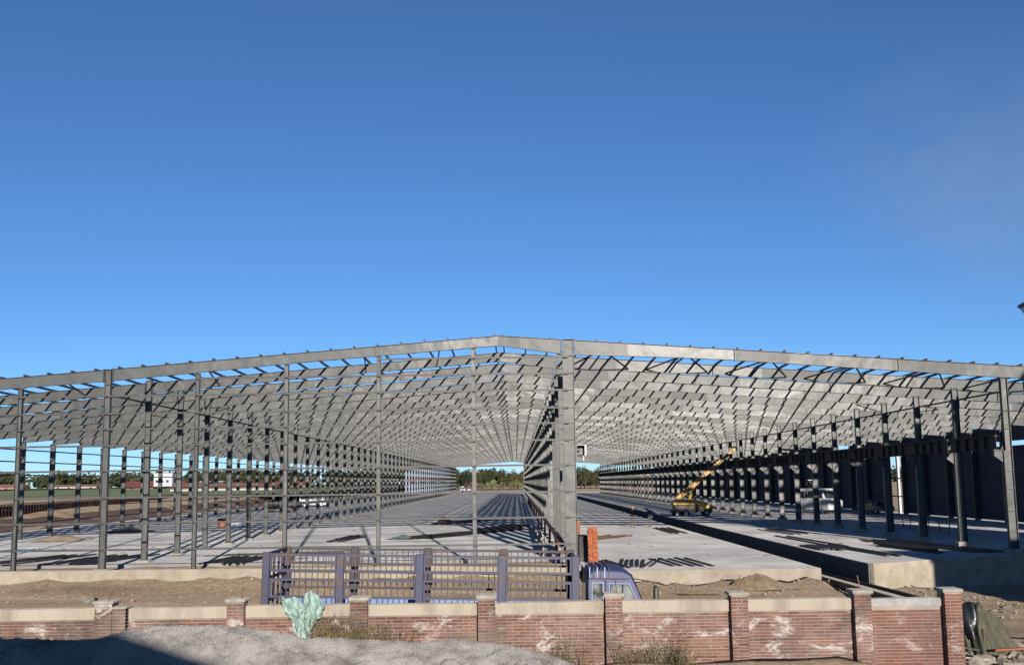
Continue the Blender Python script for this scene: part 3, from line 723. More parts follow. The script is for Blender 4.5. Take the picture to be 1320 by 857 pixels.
# ------------------------------------------------------------------ dry weeds at the wall foot
def weed(name, x, y, z, h, n, spread, m_, seed, label, group=None):
    rs = random.Random(seed); g = MB(); root = empty(name, (x, y, z)); tag(root, label, 'weed', group)
    leaf = MB()
    for _ in range(n):
        a = rs.uniform(0, 6.28); lean = rs.uniform(.1,1.5)*spread; hh = h*rs.uniform(.25,1.0)**1.3
        bx, by = rs.uniform(-1,1)*spread*.6, rs.uniform(-.1,.1)
        p = Vector((bx, by, -.1)); d = Vector((math.cos(a)*lean, math.sin(a)*lean*.45, 1)).normalized()
        for q in range(3):
            e = p+d*(hh/3); g.bar(p, e, .008-.002*q); 
            for _k in range(4):
                lp = p.lerp(e, rs.random()); la = rs.uniform(0,6.28); ld = Vector((math.cos(la), math.sin(la)*.6, rs.uniform(-.6,.7)))*rs.uniform(.03,.10)
                sd = ld.cross(Vector((0,0,1))).normalized()*.012
                leaf.add([lp, lp+ld*.5+sd, lp+ld, lp+ld*.5-sd], [(0,1,2,3)])
            p = e; d = (d+Vector((rs.uniform(-.22,.22), rs.uniform(-.1,.1), -.05))).normalized()
    g.obj('stems', m_, root, fix=False); leaf.obj('leaves', m_, root, fix=False)
W_L = 'dry brown weed clump growing between the gravel heap and the wall'
for i, x in enumerate((-3.85,-3.55,-3.2,-2.8,-2.4)):
    weed('weed_clump', x, 22.25, heap_z(x,22.25), (.80,.70,.78,.62,.5)[i], 60, .40, 'weed', 40+i, W_L, 'weeds along the top of the gravel heap')
weed('weed_clump', .92, 22.3, 1.5, .9, 34, .22, 'weed_green', 61, 'upright greenish weed growing at the lower end of the gravel heap')
weed('weed_clump', 1.45, 22.3, 1.35, .75, 18, .4, 'weed', 62, 'thin leaning dry stems by the end of the gravel heap')
for i, x in enumerate((2.25,2.6,2.95,3.3)):
    weed('weed_clump', x, 22.35, 1.3, (.78,.74,.95,.8)[i], 80, .36, ('weed','weed_green')[i == 2], 70+i, 'thick dry weed bush at the foot of the wall beyond the gravel', 'weed bushes at the bare wall foot')

# ------------------------------------------------------------------ tarpaulin heap, rubble
tp_o = empty('tarpaulin_heap', (13.72, 33.2, .0)); tag(tp_o, 'olive tarpaulin draped over a tall stack on rubble beyond the wall end', 'tarpaulin')
g = MB(); na, nr = 140, 44
for j in range(nr+1):
    t = j/nr
    for i in range(na):
        a = 2*math.pi*i/na; ca, sa = math.cos(a), math.sin(a)
        rx = (1.05 if ca > 0 else .42); ry = .75
        fold = 1+.12*math.sin(a*7+1+2*t)*t+.07*math.sin(a*16+1.5*math.sin(3*t))*t+.14*fbm(ca*1.5, sa*1.5+t, 1.5)
        hgt = 1.46*(1-t**1.7)
        if ca < 0: hgt = 1.48*(1-t**3.2)
        x = -.32+rx*ca*t*fold-(.16*math.sin(math.pi*min(1, max(0, hgt/1.5)))*(1 if ca < 0 else 0)*abs(ca)); y = ry*sa*t*fold
        z = hgt+(.12*fbm(x*2, y*2, 1.2)-.16*abs(fbm(x*2+5, y*2, 1.3))-.07*abs(fbm(x*2, y*2+3, 3)))*(1-.5*t)
        if .35 < t: z += .10*math.sin(a*7+1)*(1-t)+.05*math.sin(a*15+2*t)*(1-t)
        g.v.append((x, y, max(z, -.05)))
for j in range(nr): g.f += [(j*na+i, j*na+(i+1) % na, (j+1)*na+(i+1) % na, (j+1)*na+i) for i in range(na)]
g.mi = [0]*len(g.f)
g.obj('olive_cover', 'tarp', tp_o, smooth=True)
g = MB(); n = 12
for j in range(n+1):
    for i in range(n+1):
        s, t = i/n*2-1, j/n
        x = -.62+.30*s*(.55+.6*math.sin(t*2.6))+.25*t*.3; z = .45+1.02*t-.12*s*s*t; y = -.50+.28*t*t+.06*math.sin(s*6+t*4)-.1*(1-s*s)+.22*abs(s)
        g.v.append((x-.02, y, z))
g.f = [(j*(n+1)+i, j*(n+1)+i+1, (j+1)*(n+1)+i+1, (j+1)*(n+1)+i) for j in range(n) for i in range(n)]; g.mi = [0]*len(g.f)
g.obj('black_sheet', 'tarp_black', tp_o, smooth=True, fix=False)
g = MB().bar((-.42,-.75,-.4), (-.44,-.72,.75), .04); g.obj('prop_stake', 'dark_steel', tp_o)
g = MB(); rr = random.Random(21)
def scatter(nm, n, xr, yr, rs_, zf=ground_z):
    for _ in range(n):
        x, y = rr.uniform(*xr), rr.uniform(*yr); r_ = rr.choice(rs_)*rr.uniform(.7,1.3); pebble(g, x, y, zf(x, y)+r_*.2, r_, rr)
scatter('', 1300, (8.9,16.5), (26,34.5), (.03,.04,.06,.1,.16))
scatter('', 700, (14,24), (40,52.5), (.03,.04,.06,.1))
scatter('', 500, (-26,14), (50,55), (.025,.035,.05,.09))
scatter('', 400, (2.5,20), (43,52), (.04,.06,.1))
stuff(g.obj('rubble', 'stone', fix=False), 'scattered stones and broken rubble over the bare earth', 'rubble')
for i, (x, y, r_, lb) in enumerate(((-19.4,51.0,.34,'round grey clod of dirt below the concrete edge beam'), (12.0,30.0,.35,'big tan boulder beside the end of the brick wall'), (12.75,31.2,.27,'angular pale rock in front of the tarpaulin heap'), (16.6,43.5,.28,'pale rock standing alone on the earth track'), (13.5,46.3,.2,'white stone block beside the coping of the wall'))):
    g = MB(); bm = bmesh.new(); bmesh.ops.create_icosphere(bm, subdivisions=2, radius=r_)
    for v in bm.verts: v.co *= 1+.35*mnoise.noise(v.co*3/r_*.4+Vector((i*7,0,0))); v.co.z *= .75
    me = bpy.data.meshes.new('rock'); bm.to_mesh(me); bm.free(); me.materials.append(MATS['stone'])
    o = link('rock', me, loc=(x, y, ground_z(x, y)+r_*.3)); tag(o, lb, 'rock')
g = MB().bar((13.4,32.1,.22), (15.0,32.3,.25), .12, .05); tag(g.obj('timber_plank', 'orange_paint'), 'orange painted plank lying under the tarpaulin edge', 'plank')
g = MB().tube((12.25,31.5,0), (12.15,31.4,1.05), .03, n=6); tag(g.obj('wooden_stake', 'bark'), 'short dark stake upright in the rubble by the wall end', 'stake')
g = MB().bar((11.6,31.8,.5), (12.9,31.9,.25), .05); tag(g.obj('iron_bar', 'dark_steel'), 'thin dark bar leaning across the rubble behind the wall end', 'bar')
# rails lying in the trench mouth
for i, (xo, m_, lb) in enumerate(((-.35,'dark_steel','dark steel beam lying along the trench, beside the lower floor'), (.5,'dark_steel','dark steel beam lying along the trench under the raised floor'), (.06,'pedestal','pale timber sleeper strip between the two trench beams'))):
    g = MB().bar((14.75+xo,60,.28), (15.25+xo*1.25,44.5,.28), .16 if m_ == 'dark_steel' else .42, .22 if m_ == 'dark_steel' else .08)
    tag(g.obj('trench_beam', m_), lb, 'beam')

# ------------------------------------------------------------------ stacks of steel on the floors
def bundle(name, x, y, z, ang, n, L, label, seed, spread=.12, fan=.03, layers=1, wd=.1, m_='dark_steel', ht=.14, group=None):
    rs = random.Random(seed); root = empty(name, (x, y, z), R(ang)); tag(root, label, 'steel stack', group)
    for l_ in range(layers):
        for i in range(n-l_):
            a = rs.uniform(-fan, fan); off = (i-(n-l_-1)/2)*spread; ll = L*rs.uniform(.8,1.0); sx = rs.uniform(-.5,.5)
            zz = .004+ht*l_
            p = Vector((-ll/2*math.cos(a)+sx, off-ll/2*math.sin(a), zz+ht/2)); q = Vector((ll/2*math.cos(a)+sx, off+ll/2*math.sin(a), zz+ht/2))
            MB().bar(p, q, wd, ht-.006).obj('steel_bar', m_, root)
bundle('steel_stack', -24.1, 65.2, ZS, 84, 9, 8.5, 'long black pile of steel channels beside the second front column', 1, .36, .03, 1, .12, ht=.07)
bundle('steel_stack', -28.0, 66.0, ZS, 76, 4, 9, 'few loose dark steel bars near the outermost front posts', 2, .7, .06, ht=.07)
bundle('steel_stack', -15.7, 63.2, ZS, 87, 8, 6.2, 'black steel bars fanned out on the floor near the rear of the cage truck', 3, .34, .025, ht=.06, wd=.10)
bundle('steel_stack', -12.8, 85, ZS, 84, 5, 8, 'small dark heap of bars with a pale scrap, mid floor', 4, .26, .06, 2, ht=.09)
bundle('steel_stack', -4.0, 91, ZS, 62, 7, 17, 'long dark pile of purlins with a teal net at its end', 5, .34, .03, 2, ht=.09)
bundle('steel_stack', -1.4, 100, ZS, 74, 7, 12, 'dark purlin pile lying across the floor by the orange pipe', 6, .36, .04, 2, ht=.1)
bundle('steel_stack', -5.6, 118, ZS, 70, 6, 12, 'low dark steel pile with a rusty block on it', 7, .5, .05, ht=.1)
bundle('steel_stack', -14, 68.5, ZS, 12, 3, 9, 'thin bars laid flat across the floor behind the cage truck', 8, .8, .05, ht=.05)
bundle('steel_stack', 5.75, 56.5, ZS, 83, 5, 6.0, 'row of short dark bars laid side by side near the cab', 9, .27, .02, ht=.06, wd=.14)
bundle('steel_stack', 8.2, 56.6, ZS, 95, 5, 6.3, 'row of dark bars slanting away from the slab edge', 10, .46, .02, ht=.06, wd=.16)
bundle('steel_stack', 6.75, 56.5, ZS, 77, 2, 6, 'two grey bars slanting between the rows of short bars', 11, .3, .02, m_='purlin_steel', ht=.06)
bundle('steel_stack', 4.5, 56.0, ZS, 96, 5, 6.0, 'dark bars fanned out beside the tall orange brick stack', 20, .24, .03, ht=.06)
bundle('steel_stack', 6.2, 82, ZS, 60, 5, 6, 'rusty bars scattered behind the orange brick stacks', 12, .5, .4, m_='rust', ht=.1)
bundle('steel_stack', 12.5, 92, ZS, 91, 6, 12, 'rusty rods lying along the trench by the two workers', 13, .25, .03, m_='rust', ht=.06)
bundle('steel_stack', 16.9, 62.4, ZR, 92, 8, 4.6, 'tight bundle of black channels on the raised floor edge', 14, .17, .015, 1, ht=.1, wd=.14)
bundle('steel_stack', 18.0, 69, ZR, 92, 2, 15, 'two long dark rails running along the raised floor', 15, .7, .01, ht=.08)
bundle('steel_stack', 18.2, 60.4, ZR, 93.5, 2, 11.5, 'long black bar pair pointing at the raised floor corner', 16, .5, .01, ht=.09, wd=.16)
bundle('steel_stack', 21.0, 60.4, ZR, 98, 4, 7, 'short thick black bundle on the middle of the raised floor', 17, .17, .01, 2, ht=.09, wd=.15)
bundle('steel_stack', 23.2, 63.5, ZR, 99, 6, 14, 'many long thin bars fanned out beside the crane columns', 18, .42, .03, ht=.06)
bundle('steel_stack', 19.6, 82, ZR, 95, 4, 10, 'thin dark bars lying far back on the raised floor', 19, .6, .04, ht=.06)
def net_heap(nm, x, y, z, rx, ry, h, m_, label, cat, seed):
    g = MB(); na, nr = 28, 7
    for j in range(nr+1):
        t = j/nr
        for i in range(na):
            a = 2*math.pi*i/na; k = 1+.2*fbm(math.cos(a)*2+seed, math.sin(a)*2, 1)
            g.v.append((x+rx*t*k*math.cos(a), y+ry*t*k*math.sin(a), z+.004+h*(.5+.5*math.cos(math.pi*t))*(1+.5*fbm(math.cos(a)*t*2, math.sin(a)*t*2+seed, 1.5))))
    for j in range(nr): g.f += [(j*na+i, j*na+(i+1) % na, (j+1)*na+(i+1) % na, (j+1)*na+i) for i in range(na)]
    g.mi = [0]*len(g.f); return tag(g.obj(nm, m_), label, cat)
net_heap('net_heap', -8.6, 84.5, ZS, 1.3, 1.4, .3, 'teal_net', 'crumpled teal netting at the end of the purlin pile', 'netting', 1)
net_heap('sand_heap', -36.5, 90, ZS, 2.4, 3, .38, 'sand', 'low brown sand heap on the floor behind the gable girts', 'sand heap', 2)
net_heap('ash_heap', -36.2, 104, ZS, 2.6, 3, .45, 'trench', 'low black ash heap on the floor beyond the sand heap', 'ash heap', 3)
net_heap('blue_sheet', -33.5, 76, ZS, 2.2, .8, .1, 'blue_sheet', 'flat light blue plastic sheet on the floor behind a gable post', 'plastic sheet', 4)
net_heap('rusty_block', -7.6, 117.5, ZS, 1.1, 1.6, .7, 'rust', 'rusty brown lump on the low steel pile, mid floor', 'scrap', 5)
net_heap('dirt_heap', 10.6, 50.6, .22, 2.0, .9, .5, 'soil', 'small earth mound in front of the middle floor edge', 'earth heap', 7)
net_heap('dirt_heap', 8.3, 50.2, .12, 1.7, .8, .3, 'soil', 'lower earth mound beside the small mound at the floor edge', 'earth heap', 8)
g = MB().tube((-29.7,113,ZS+.01), (-29.7,113,ZS+.9), .5, n=16); tag(g.obj('rusty_drum', 'orange_paint', bevel=.04), 'red drum standing on the floor beyond the ash heap', 'drum')
net_heap('white_sack', -28.2, 112.5, ZS, 1.2, .9, .5, 'white_paint', 'white sack lying beside the red drum', 'sack', 9)

g = MB(); rr = random.Random(77)
for _ in range(420):
    x = rr.uniform(-46,24); y = 61+rr.random()**1.8*90
    if 13.6 < x < 16.4: continue
    z = ZS if x < 14 else ZR; r_ = rr.choice((.02,.03,.04,.06)); a = rr.uniform(0,3.1); L = r_*rr.uniform(.8,5)
    g.bar((x-math.cos(a)*L, y-math.sin(a)*L, z+r_*.3+.003), (x+math.cos(a)*L, y+math.sin(a)*L, z+r_*.3+.003), r_*1.2, r_*.6, mi=rr.choice((0,0,1,2)))
stuff(g.obj('floor_litter', ['dark_steel','pedestal','rust'], fix=False), 'offcuts, scraps and litter strewn over the concrete floors', 'litter')
for (p, q, lb) in (((11.3,29.6,.45), (12.6,30.6,.2), 'grey plank sloping down by the wall end'), ((14.3,31.0,.15), (16.0,31.6,.3), 'dark board lying in front of the tarpaulin heap'), ((15.2,34.6,.35), (17.0,34.0,.2), 'weathered board lying beyond the tarpaulin heap'), ((12.9,30.4,.12), (14.2,29.8,.2), 'short pale batten among the rubble by the wall end')):
    tag(MB().bar(p, q, .14, .04).obj('timber_plank', 'bark' if 'dark' in lb or 'weath' in lb else 'pedestal'), lb, 'plank')
# orange brick stacks by the middle column
def stack(x, y, nx_, ny_, nz_, label, lean=0):
    root = empty('brick_stack', (x, y, ZS)); tag(root, label, 'brick stack'); rs = random.Random(int(x*100))
    bl, bw, bh = .24, .115, .09
    me = [MB().box((-bl/2*k,-bw/2,0), (bl/2*k,bw/2,bh-.008)).mesh('hollow_brick', 'orange_brick') for k in (1,.96,.9)]
    for k in range(nz_):
        for i in range(nx_):
            for j in range(ny_):
                if k > nz_-3 and rs.random() < .3: continue
                o = link('hollow_brick', rs.choice(me), root, ((i-(nx_-1)/2)*(bl+.004)+rs.uniform(-.03,.03)+lean*k, (j-(ny_-1)/2)*(bw+.006)+rs.uniform(-.03,.02), k*bh+.003)); o.rotation_euler = (0,0,rs.uniform(-.16,.16))
stack(3.84, 57.2, 2, 3, 20, 'tall orange brick stack beside the wide front column')
stack(3.32, 61.5, 1, 4, 22, 'narrow orange brick stack close behind the wide front column')
g = MB().box((3.2,58.2,ZS+.002), (3.72,60.2,ZS+1.3)); tag(g.obj('brick_pallet_wrap', 'trench', bevel=.03), 'dark wrapped brick pallet between the two orange stacks', 'pallet')
net_heap('brick_dust', 4.5, 58.0, ZS, .45, .8, .03, 'orange_brick', 'thin orange brick dust spilled beside the tall stack', 'brick dust', 10)
# orange pipe on trestles along the middle row
pipe = empty('orange_pipeline', (XC-.55, 57, 1.5)); tag(pipe, 'long orange red pipe running along the middle column row', 'pipe')
for k in range(26):
    g = MB().tube((-.05, 4+k*BAY, .72), (-.05, 4+(k+1)*BAY-.05, .72), .13, n=10); g.obj('pipe_length', 'orange_paint', pipe, smooth=True)
g = MB().tube((.12,.6,.42), (-.05,3.9,.72), .17, n=12); g.obj('pipe_end', 'orange_paint', pipe, smooth=True)
for k in range(0, 26, 2): g = MB().box((-.12,4+k*BAY,-.52), (.02,4.1+k*BAY,.59)); g.obj('trestle', 'dark_steel', pipe)
rr = random.Random(9)
for k in range(12):
    for q in range(2):
        g = MB(); r_ = rr.uniform(.16,.3)
        o = net_heap('white_bag', XC-1.0+rr.uniform(-.35,.2), 62+k*3.2+q*1.2, ZS, r_*1.2, r_*1.5, r_*1.7, 'pedestal', 'pale cement bag lying along the foot of the middle column row', 'bag', 20+k*2+q); o['group'] = 'cement bags along the middle row'

# ------------------------------------------------------------------ workers
def person(x, y, z, rz, top, hat, label, pose):
    V = [(0,0,.95),(0,0,1.15),(0,.0,1.38),(0,-.02,1.50),(0,-.03,1.58),(0,-.04,1.68),
         (.10,0,.90),(.12,-.02*pose,.50),(.13,.02,.08),(.13,-.12,.04),
         (-.10,0,.90),(-.12,.04*pose,.50),(-.13,.05,.08),(-.13,-.09,.04),
         (.19,0,1.40),(.25,.02,1.14),(.23,-.10*pose,.92),(.22,-.13*pose,.83),
         (-.19,0,1.40),(-.25,.02,1.14),(-.22,-.16*pose,.98),(-.19,-.22*pose,.93)]
    E_ = [(0,1),(1,2),(2,3),(3,4),(4,5),(0,6),(6,7),(7,8),(8,9),(0,10),(10,11),(11,12),(12,13),(2,14),(14,15),(15,16),(16,17),(2,18),(18,19),(19,20),(20,21)]
    rad = [.16,.15,.17,.065,.085,.085,.10,.075,.055,.045,.10,.075,.055,.045,.075,.055,.042,.035,.075,.055,.042,.035]
    me = bpy.data.meshes.new('body'); me.from_pydata(V, E_, [])
    o = bpy.data.objects.new('body', me); col.objects.link(o)
    sk = o.modifiers.new('skin', 'SKIN'); 
    for i, r_ in enumerate(rad): me.skin_vertices[0].data[i].radius = (r_, r_*.8)
    me.skin_vertices[0].data[0].use_root = True
    o.modifiers.new('sub', 'SUBSURF').levels = 2
    dg = bpy.context.evaluated_depsgraph_get(); new = bpy.data.meshes.new_from_object(o.evaluated_get(dg))
    bpy.data.objects.remove(o)
    new.materials.clear()
    for k in (top, 'trousers', 'skin', 'shoe'): new.materials.append(MATS[k])
    for p in new.polygons:
        c = p.center; p.use_smooth = True
        p.material_index = 3 if c.z < .09 else 2 if c.z > 1.49 or (abs(c.x) > .17 and c.z < .96 and c.z > .7) else 1 if c.z < .97 and abs(c.x) < .2 else 0
    root = empty('person', (x, y, z), rz); tag(root, label, 'person')
    link('body', new, root)
    g = MB(); na = 14
    for j in range(5):
        for i in range(na):
            t = j/4*math.pi/2; a = 2*math.pi*i/na; g.v.append((.115*math.cos(t)*math.cos(a), -.04+.125*math.cos(t)*math.sin(a), 1.69+.11*math.sin(t)))
    for j in range(4): g.f += [(j*na+i, j*na+(i+1) % na, (j+1)*na+(i+1) % na, (j+1)*na+i) for i in range(na)]
    g.mi = [0]*len(g.f); g.obj('helmet', hat, root, smooth=True)
person(10.34, 100, ZS, R(20), 'jacket', 'helmet_yellow', 'person in a dark jacket standing on the middle floor by the trench', 1)
person(11.8, 99.5, ZS, R(-40), 'jacket_blue', 'helmet', 'person in a blue jacket standing beside the trench edge', -1)

# ------------------------------------------------------------------ truck crane on the raised floor
cr = empty('truck_crane', (18.4, 119, ZR)); cr.scale = (.78, .85, .82); tag(cr, 'yellow truck crane with raised telescopic boom on the raised floor', 'crane')
g = MB(); g.box((-2.6,-1.1,.55), (2.9,1.1,.95)); g.obj('chassis', 'dark_steel', cr, bevel=.04)
g = MB(); g.prism([(-2.4,1.5),(-2.4,2.05),(-1.6,2.2),(.6,2.15),(2.3,1.75),(2.3,1.5)], -1.15, 1.15); g.obj('superstructure', 'crane_yellow', cr, bevel=.06)
g = MB(); g.box((-2.2,-1.0,.95), (1.6,1.0,1.5)); g.obj('engine_deck', 'dark_steel', cr, bevel=.04)
g = MB(); g.prism([(1.7,.95),(1.7,1.48),(2.8,1.48),(3.0,1.2),(3.0,.95)], -1.0, .1); g.obj('driver_cab', 'crane_yellow', cr, bevel=.05)
for xx in (-1.9,-.7,2.1):
    for yy in (-1.0,1.0):
        t = MB().tube((xx,yy-.14,.45), (xx,yy+.14,.45), .45, n=18).obj('wheel', 'rubber', cr); MB().tube((xx,yy-.15,.45), (xx,yy+.15,.45), .22, n=12).obj('rim', 'zinc', t)
p0, p1 = Vector((-1.7,0,2.2)), Vector((6.3,-.6,8.6))
d = (p1-p0).normalized()
for i, (a, c, wd) in enumerate(((0,.42,.62),(.40,.76,.5),(.74,1.0,.4))):
    boom = MB().bar(p0.lerp(p1, a), p0.lerp(p1, c), wd*.7, wd).obj('boom_section', 'crane_boom', cr, bevel=.03)
    for j in range(3):
        q = p0.lerp(p1, a+(c-a)*(.2+.3*j)); MB().bar(q-d*.06, q+d*.06, wd*.7+.06, wd+.06).obj('boom_collar', 'dark_steel', boom)
MB().tube(Vector((-.2,0,1.9)), p0.lerp(p1, .33), .13, n=10).obj('lift_cylinder', 'crane_yellow', cr)
MB().box((p1.x-.25,p1.y-.25,p1.z-.3), (p1.x+.25,p1.y+.25,p1.z+.3)).obj('boom_head', 'crane_yellow', cr, bevel=.05)
for xx in (-2.3, 2.4):
    MB().box((xx-.12,-2.0,.5), (xx+.12,2.0,.7)).obj('outrigger', 'dark_steel', cr)

# ------------------------------------------------------------------ vehicles inside the hall
def vehicle(x, y, z, rz, L, Wd, H, prof, body, label, cat, hood='win_dark'):
    root = empty(cat, (x, y, z), rz); tag(root, label, cat)
    g = MB(); g.prism([(a*L, c*H) for a, c in prof], -Wd/2, Wd/2); bd = g.obj('body', body, root, bevel=.07)
    up = [p for p in prof if p[1] > .6]; xs = [p[0]*L for p in up]; a, c = min(xs)+.25, max(xs)-.25
    for s in (-1,1):
        nwin = 3
        for i in range(nwin):
            x0 = a+(c-a)*i/nwin; MB().box((x0+.04, s*(Wd/2+.004)-.01, H*.62), (x0+(c-a)/nwin-.04, s*(Wd/2+.004)+.01, H*.9)).obj('window', hood, root)
        for xx in (-L*.3, L*.3):
            t = MB().tube((xx, s*(Wd/2-.12)-.11, .33), (xx, s*(Wd/2-.12)+.13, .33), .33, n=18).obj('wheel', 'rubber', root); MB().tube((xx, s*(Wd/2-.12)-.12, .33), (xx, s*(Wd/2-.12)+.14, .33), .18, n=12).obj('rim', 'zinc', t)
    for s in (-1,1): MB().box((L/2-.05,s*Wd*.36-.14,H*.33), (L/2+.01,s*Wd*.36+.14,H*.42)).obj('headlight', 'white_paint', root)
    MB().box((max(xs)-.12,-Wd*.42,H*.62), (max(xs)+.18,Wd*.42,H*.9)).obj('windscreen', hood, root)
VAN = [(-.5,.14),(-.5,.95),(-.46,1),(.28,1),(.38,.62),(.5,.5),(.5,.14)]
CAR = [(-.5,.2),(-.5,.58),(-.42,.66),(-.3,1),(.1,1),(.26,.66),(.5,.55),(.5,.2)]
vehicle(33.2, 123, ZR, R(-62), 5.2, 2.1, 2.7, VAN, 'white_paint', 'pale van parked in shade behind the crane columns', 'van')
vehicle(38.0, 119, ZR, R(-70), 4.4, 1.8, 1.45, CAR, 'car_dark', 'dark car parked by the open doorway of the clad wall', 'car')
vehicle(-36.5, 171, ZS, R(-8), 4.4, 1.8, 1.5, CAR, 'sand', 'dull tan car parked on the floor near the earth bank', 'car')
vehicle(-38.8, 190, ZS, R(5), 4.6, 1.8, 1.5, CAR, 'car_dark', 'dark car parked next to the dull tan car', 'car')
vehicle(-38.5, 212, ZS, R(5), 5.2, 2.0, 2.2, VAN, 'white_paint', 'white van parked beyond the dark car near the earth bank', 'van')
# A-frame scaffold and trestle tables
sf = empty('folding_scaffold', (31.3, 119, ZR)); tag(sf, 'folding steel scaffold ladder standing near the pale van', 'scaffold')
for s in (-1,1):
    for yy in (-.5,.5): MB().bar((s*1.1,yy,0), (s*.15,yy,3.6), .06).obj('leg', 'purlin_steel', sf)
    for i in range(7):
        t = i/7; MB().bar((s*(1.1-.95*t),-.5,3.6*t+.2), (s*(1.1-.95*t),.5,3.6*t+.2), .04).obj('rung', 'purlin_steel', sf)
MB().box((-.35,-.55,3.6), (.35,.55,3.66)).obj('platform', 'white_paint', sf)
tb = empty('work_trestle', (29.4, 81, ZR)); tag(tb, 'long light steel trestle table between the crane columns and clad wall', 'trestle')
MB().box((-.4,-6,.98), (.4,6,1.02)).obj('top', 'dark_steel', tb)
for yy in (-5.6,-1.8,1.8,5.6):
    for s in (-1,1): MB().bar((s*.3,yy,.98), (s*.45,yy,0), .05).obj('leg', 'dark_steel', tb)

# ------------------------------------------------------------------ rusty retaining fence on the left
fe = empty('retaining_fence', (-79, 172, 1.1)); tag(fe, 'rust brown retaining fence of posts and sheet panels edging the field', 'fence')
A, B = Vector((-70.5,120,1.0)), Vector((-108,420,1.3))
n = 200; base = Vector((-79,172,1.1))
d = (B-A)/n; dn = d.normalized(); nn = Vector((dn.y,-dn.x,0))
hF = 1.65
pm = MB(); pm.bar((0,0,-.4), (0,0,hF), .2, .16, up=(0,1,0)); me_p = pm.obj('fence_post_source', 'rust'); me = me_p.data; bpy.data.objects.remove(me_p)
g = MB(); g.bar(dn*.1, dn*(d.length-.1), .05, hF-.12); pme = g.mesh('panel', 'rust_dark')
g = MB(); g.bar(dn*.0, dn*(d.length-.01), .22, .1); cme = g.mesh('capping', 'rust')
for i in range(n):
    p = A+d*i-base; zz = .12*fbm(i*.2, 0, 1)
    o = link('fence_post', me, fe, p+nn*.06+Vector((0,0,0)))
    link('fence_panel', pme, fe, p+Vector((0,0,hF/2-.1)))
    link('capping', cme, fe, p+Vector((0,0,hF+.05)))
# dumped earth at the foot of the fence
rr = random.Random(14)
for i in range(5):
    t = .2+.075*i; p = A+(B-A)*t
    o = net_heap('spoil_heap', p.x+5+rr.uniform(-1,1.5), p.y, .35, rr.uniform(2,3), rr.uniform(3,5), rr.uniform(.6,1.0), ('soil','sand')[i % 2], 'earth spoil heap dumped along the foot of the rust brown fence', 'spoil heap', 40+i); o['group'] = 'spoil heaps along the fence'

# ------------------------------------------------------------------ far buildings
def shed(x, y, z, L, D, h, rh, wallm, roofm, label, nwin=5, rz=0):
    root = empty('shed_building', (x, y, z), rz); tag(root, label, 'building')
    MB().box((-L/2,-D/2,-1), (L/2,D/2,h)).obj('wall', wallm, root)
    g = MB(); g.add([(-L/2-.4,-D/2-.5,h-.1),(L/2+.4,-D/2-.5,h-.1),(L/2+.4,D/2+.5,h-.1),(-L/2-.4,D/2+.5,h-.1),(-L/2-.4,0,h+rh),(L/2+.4,0,h+rh)], [(0,1,5,4),(2,3,4,5),(0,4,3),(1,2,5),(0,3,2,1)]); g.obj('roof', roofm, root)
    for i in range(nwin):
        xx = -L/2+L*(i+.5)/nwin; MB().box((xx-.7,-D/2-.04,h*.35), (xx+.7,-D/2+.05,h*.75)).obj('window', 'win_dark', root)
fz = lambda y: field_z(0, y)+.45
shed(-207, 640, fz(640)-1.0, 34, 11, 2.4, 2.2, 'wall_pale', 'roof_red', 'long red roofed shed beyond the green field', 7)
shed(-178, 660, fz(660)-1.0, 18, 10, 2.6, 1.6, 'wall_white', 'wall_white', 'low white shed beside the long red roofed shed', 3)
shed(-300, 660, fz(660)-1.0, 20, 10, 2.2, 1.6, 'wall_brick_far', 'roof_brown', 'small brown farm house at the edge of the far wood', 3)
shed(-262, 665, fz(665)-1.0, 26, 9, 2.0, 1.2, 'wall_pale', 'roof_brown', 'long low brown roofed barn at the edge of the far wood', 4)
shed(-150, 560, fz(560)-1.3, 90, 10, 2.2, 1.8, 'wall_brick_far', 'roof_red', 'very long low brick row with red roof behind the white block', 14)
shed(-112, 430, 1.6, 40, 10, 2.6, 1.6, 'wall_pale', 'roof_brown', 'pale workshop with brown roof beyond the rust brown fence', 6)
wb = empty('white_block', (-176, 560, fz(560)-1.3)); tag(wb, 'tall windowed white block building beyond the field', 'building')
MB().box((-4.6,-5,-1), (4.6,5,8.6)).obj('wall', 'wall_white', wb); MB().box((-4.8,-5.2,8.6), (4.8,5.2,9.0)).obj('parapet', 'wall_pale', wb)
for i in range(3):
    for j in range(2): MB().box((-3.6+i*2.6,-5.05,1.2+j*3), (-2.4+i*2.6,-4.95,2.4+j*3)).obj('window', 'win_dark', wb)
bb = empty('blue_hall', (-34, 452, 1.0)); tag(bb, 'blue grey metal hall far beyond the end of the floor', 'building')
MB().box((-10,-12,-1), (8,12,11.2)).obj('wall', 'wall_blue_grey', bb); MB().box((-10.3,-12.3,11.2), (8.3,12.3,11.6)).obj('roof', 'wall_pale', bb)
for i in range(4): MB().box((-8+i*4,-12.06,4), (-6+i*4,-11.95,6)).obj('window', 'win_dark', bb)
rg = empty('red_gantry', (-31, 404, 1.2)); tag(rg, 'red beam gantry on white posts at the far end of the hall', 'gantry')
MB().box((-9,-.4,4.4), (8,.4,5.5)).obj('beam', 'red_paint', rg)
for xx in (-8.4,-3,2.4,7.4): MB().box((xx-.3,-.3,-.4), (xx+.3,.3,4.4)).obj('post', 'white_paint', rg)
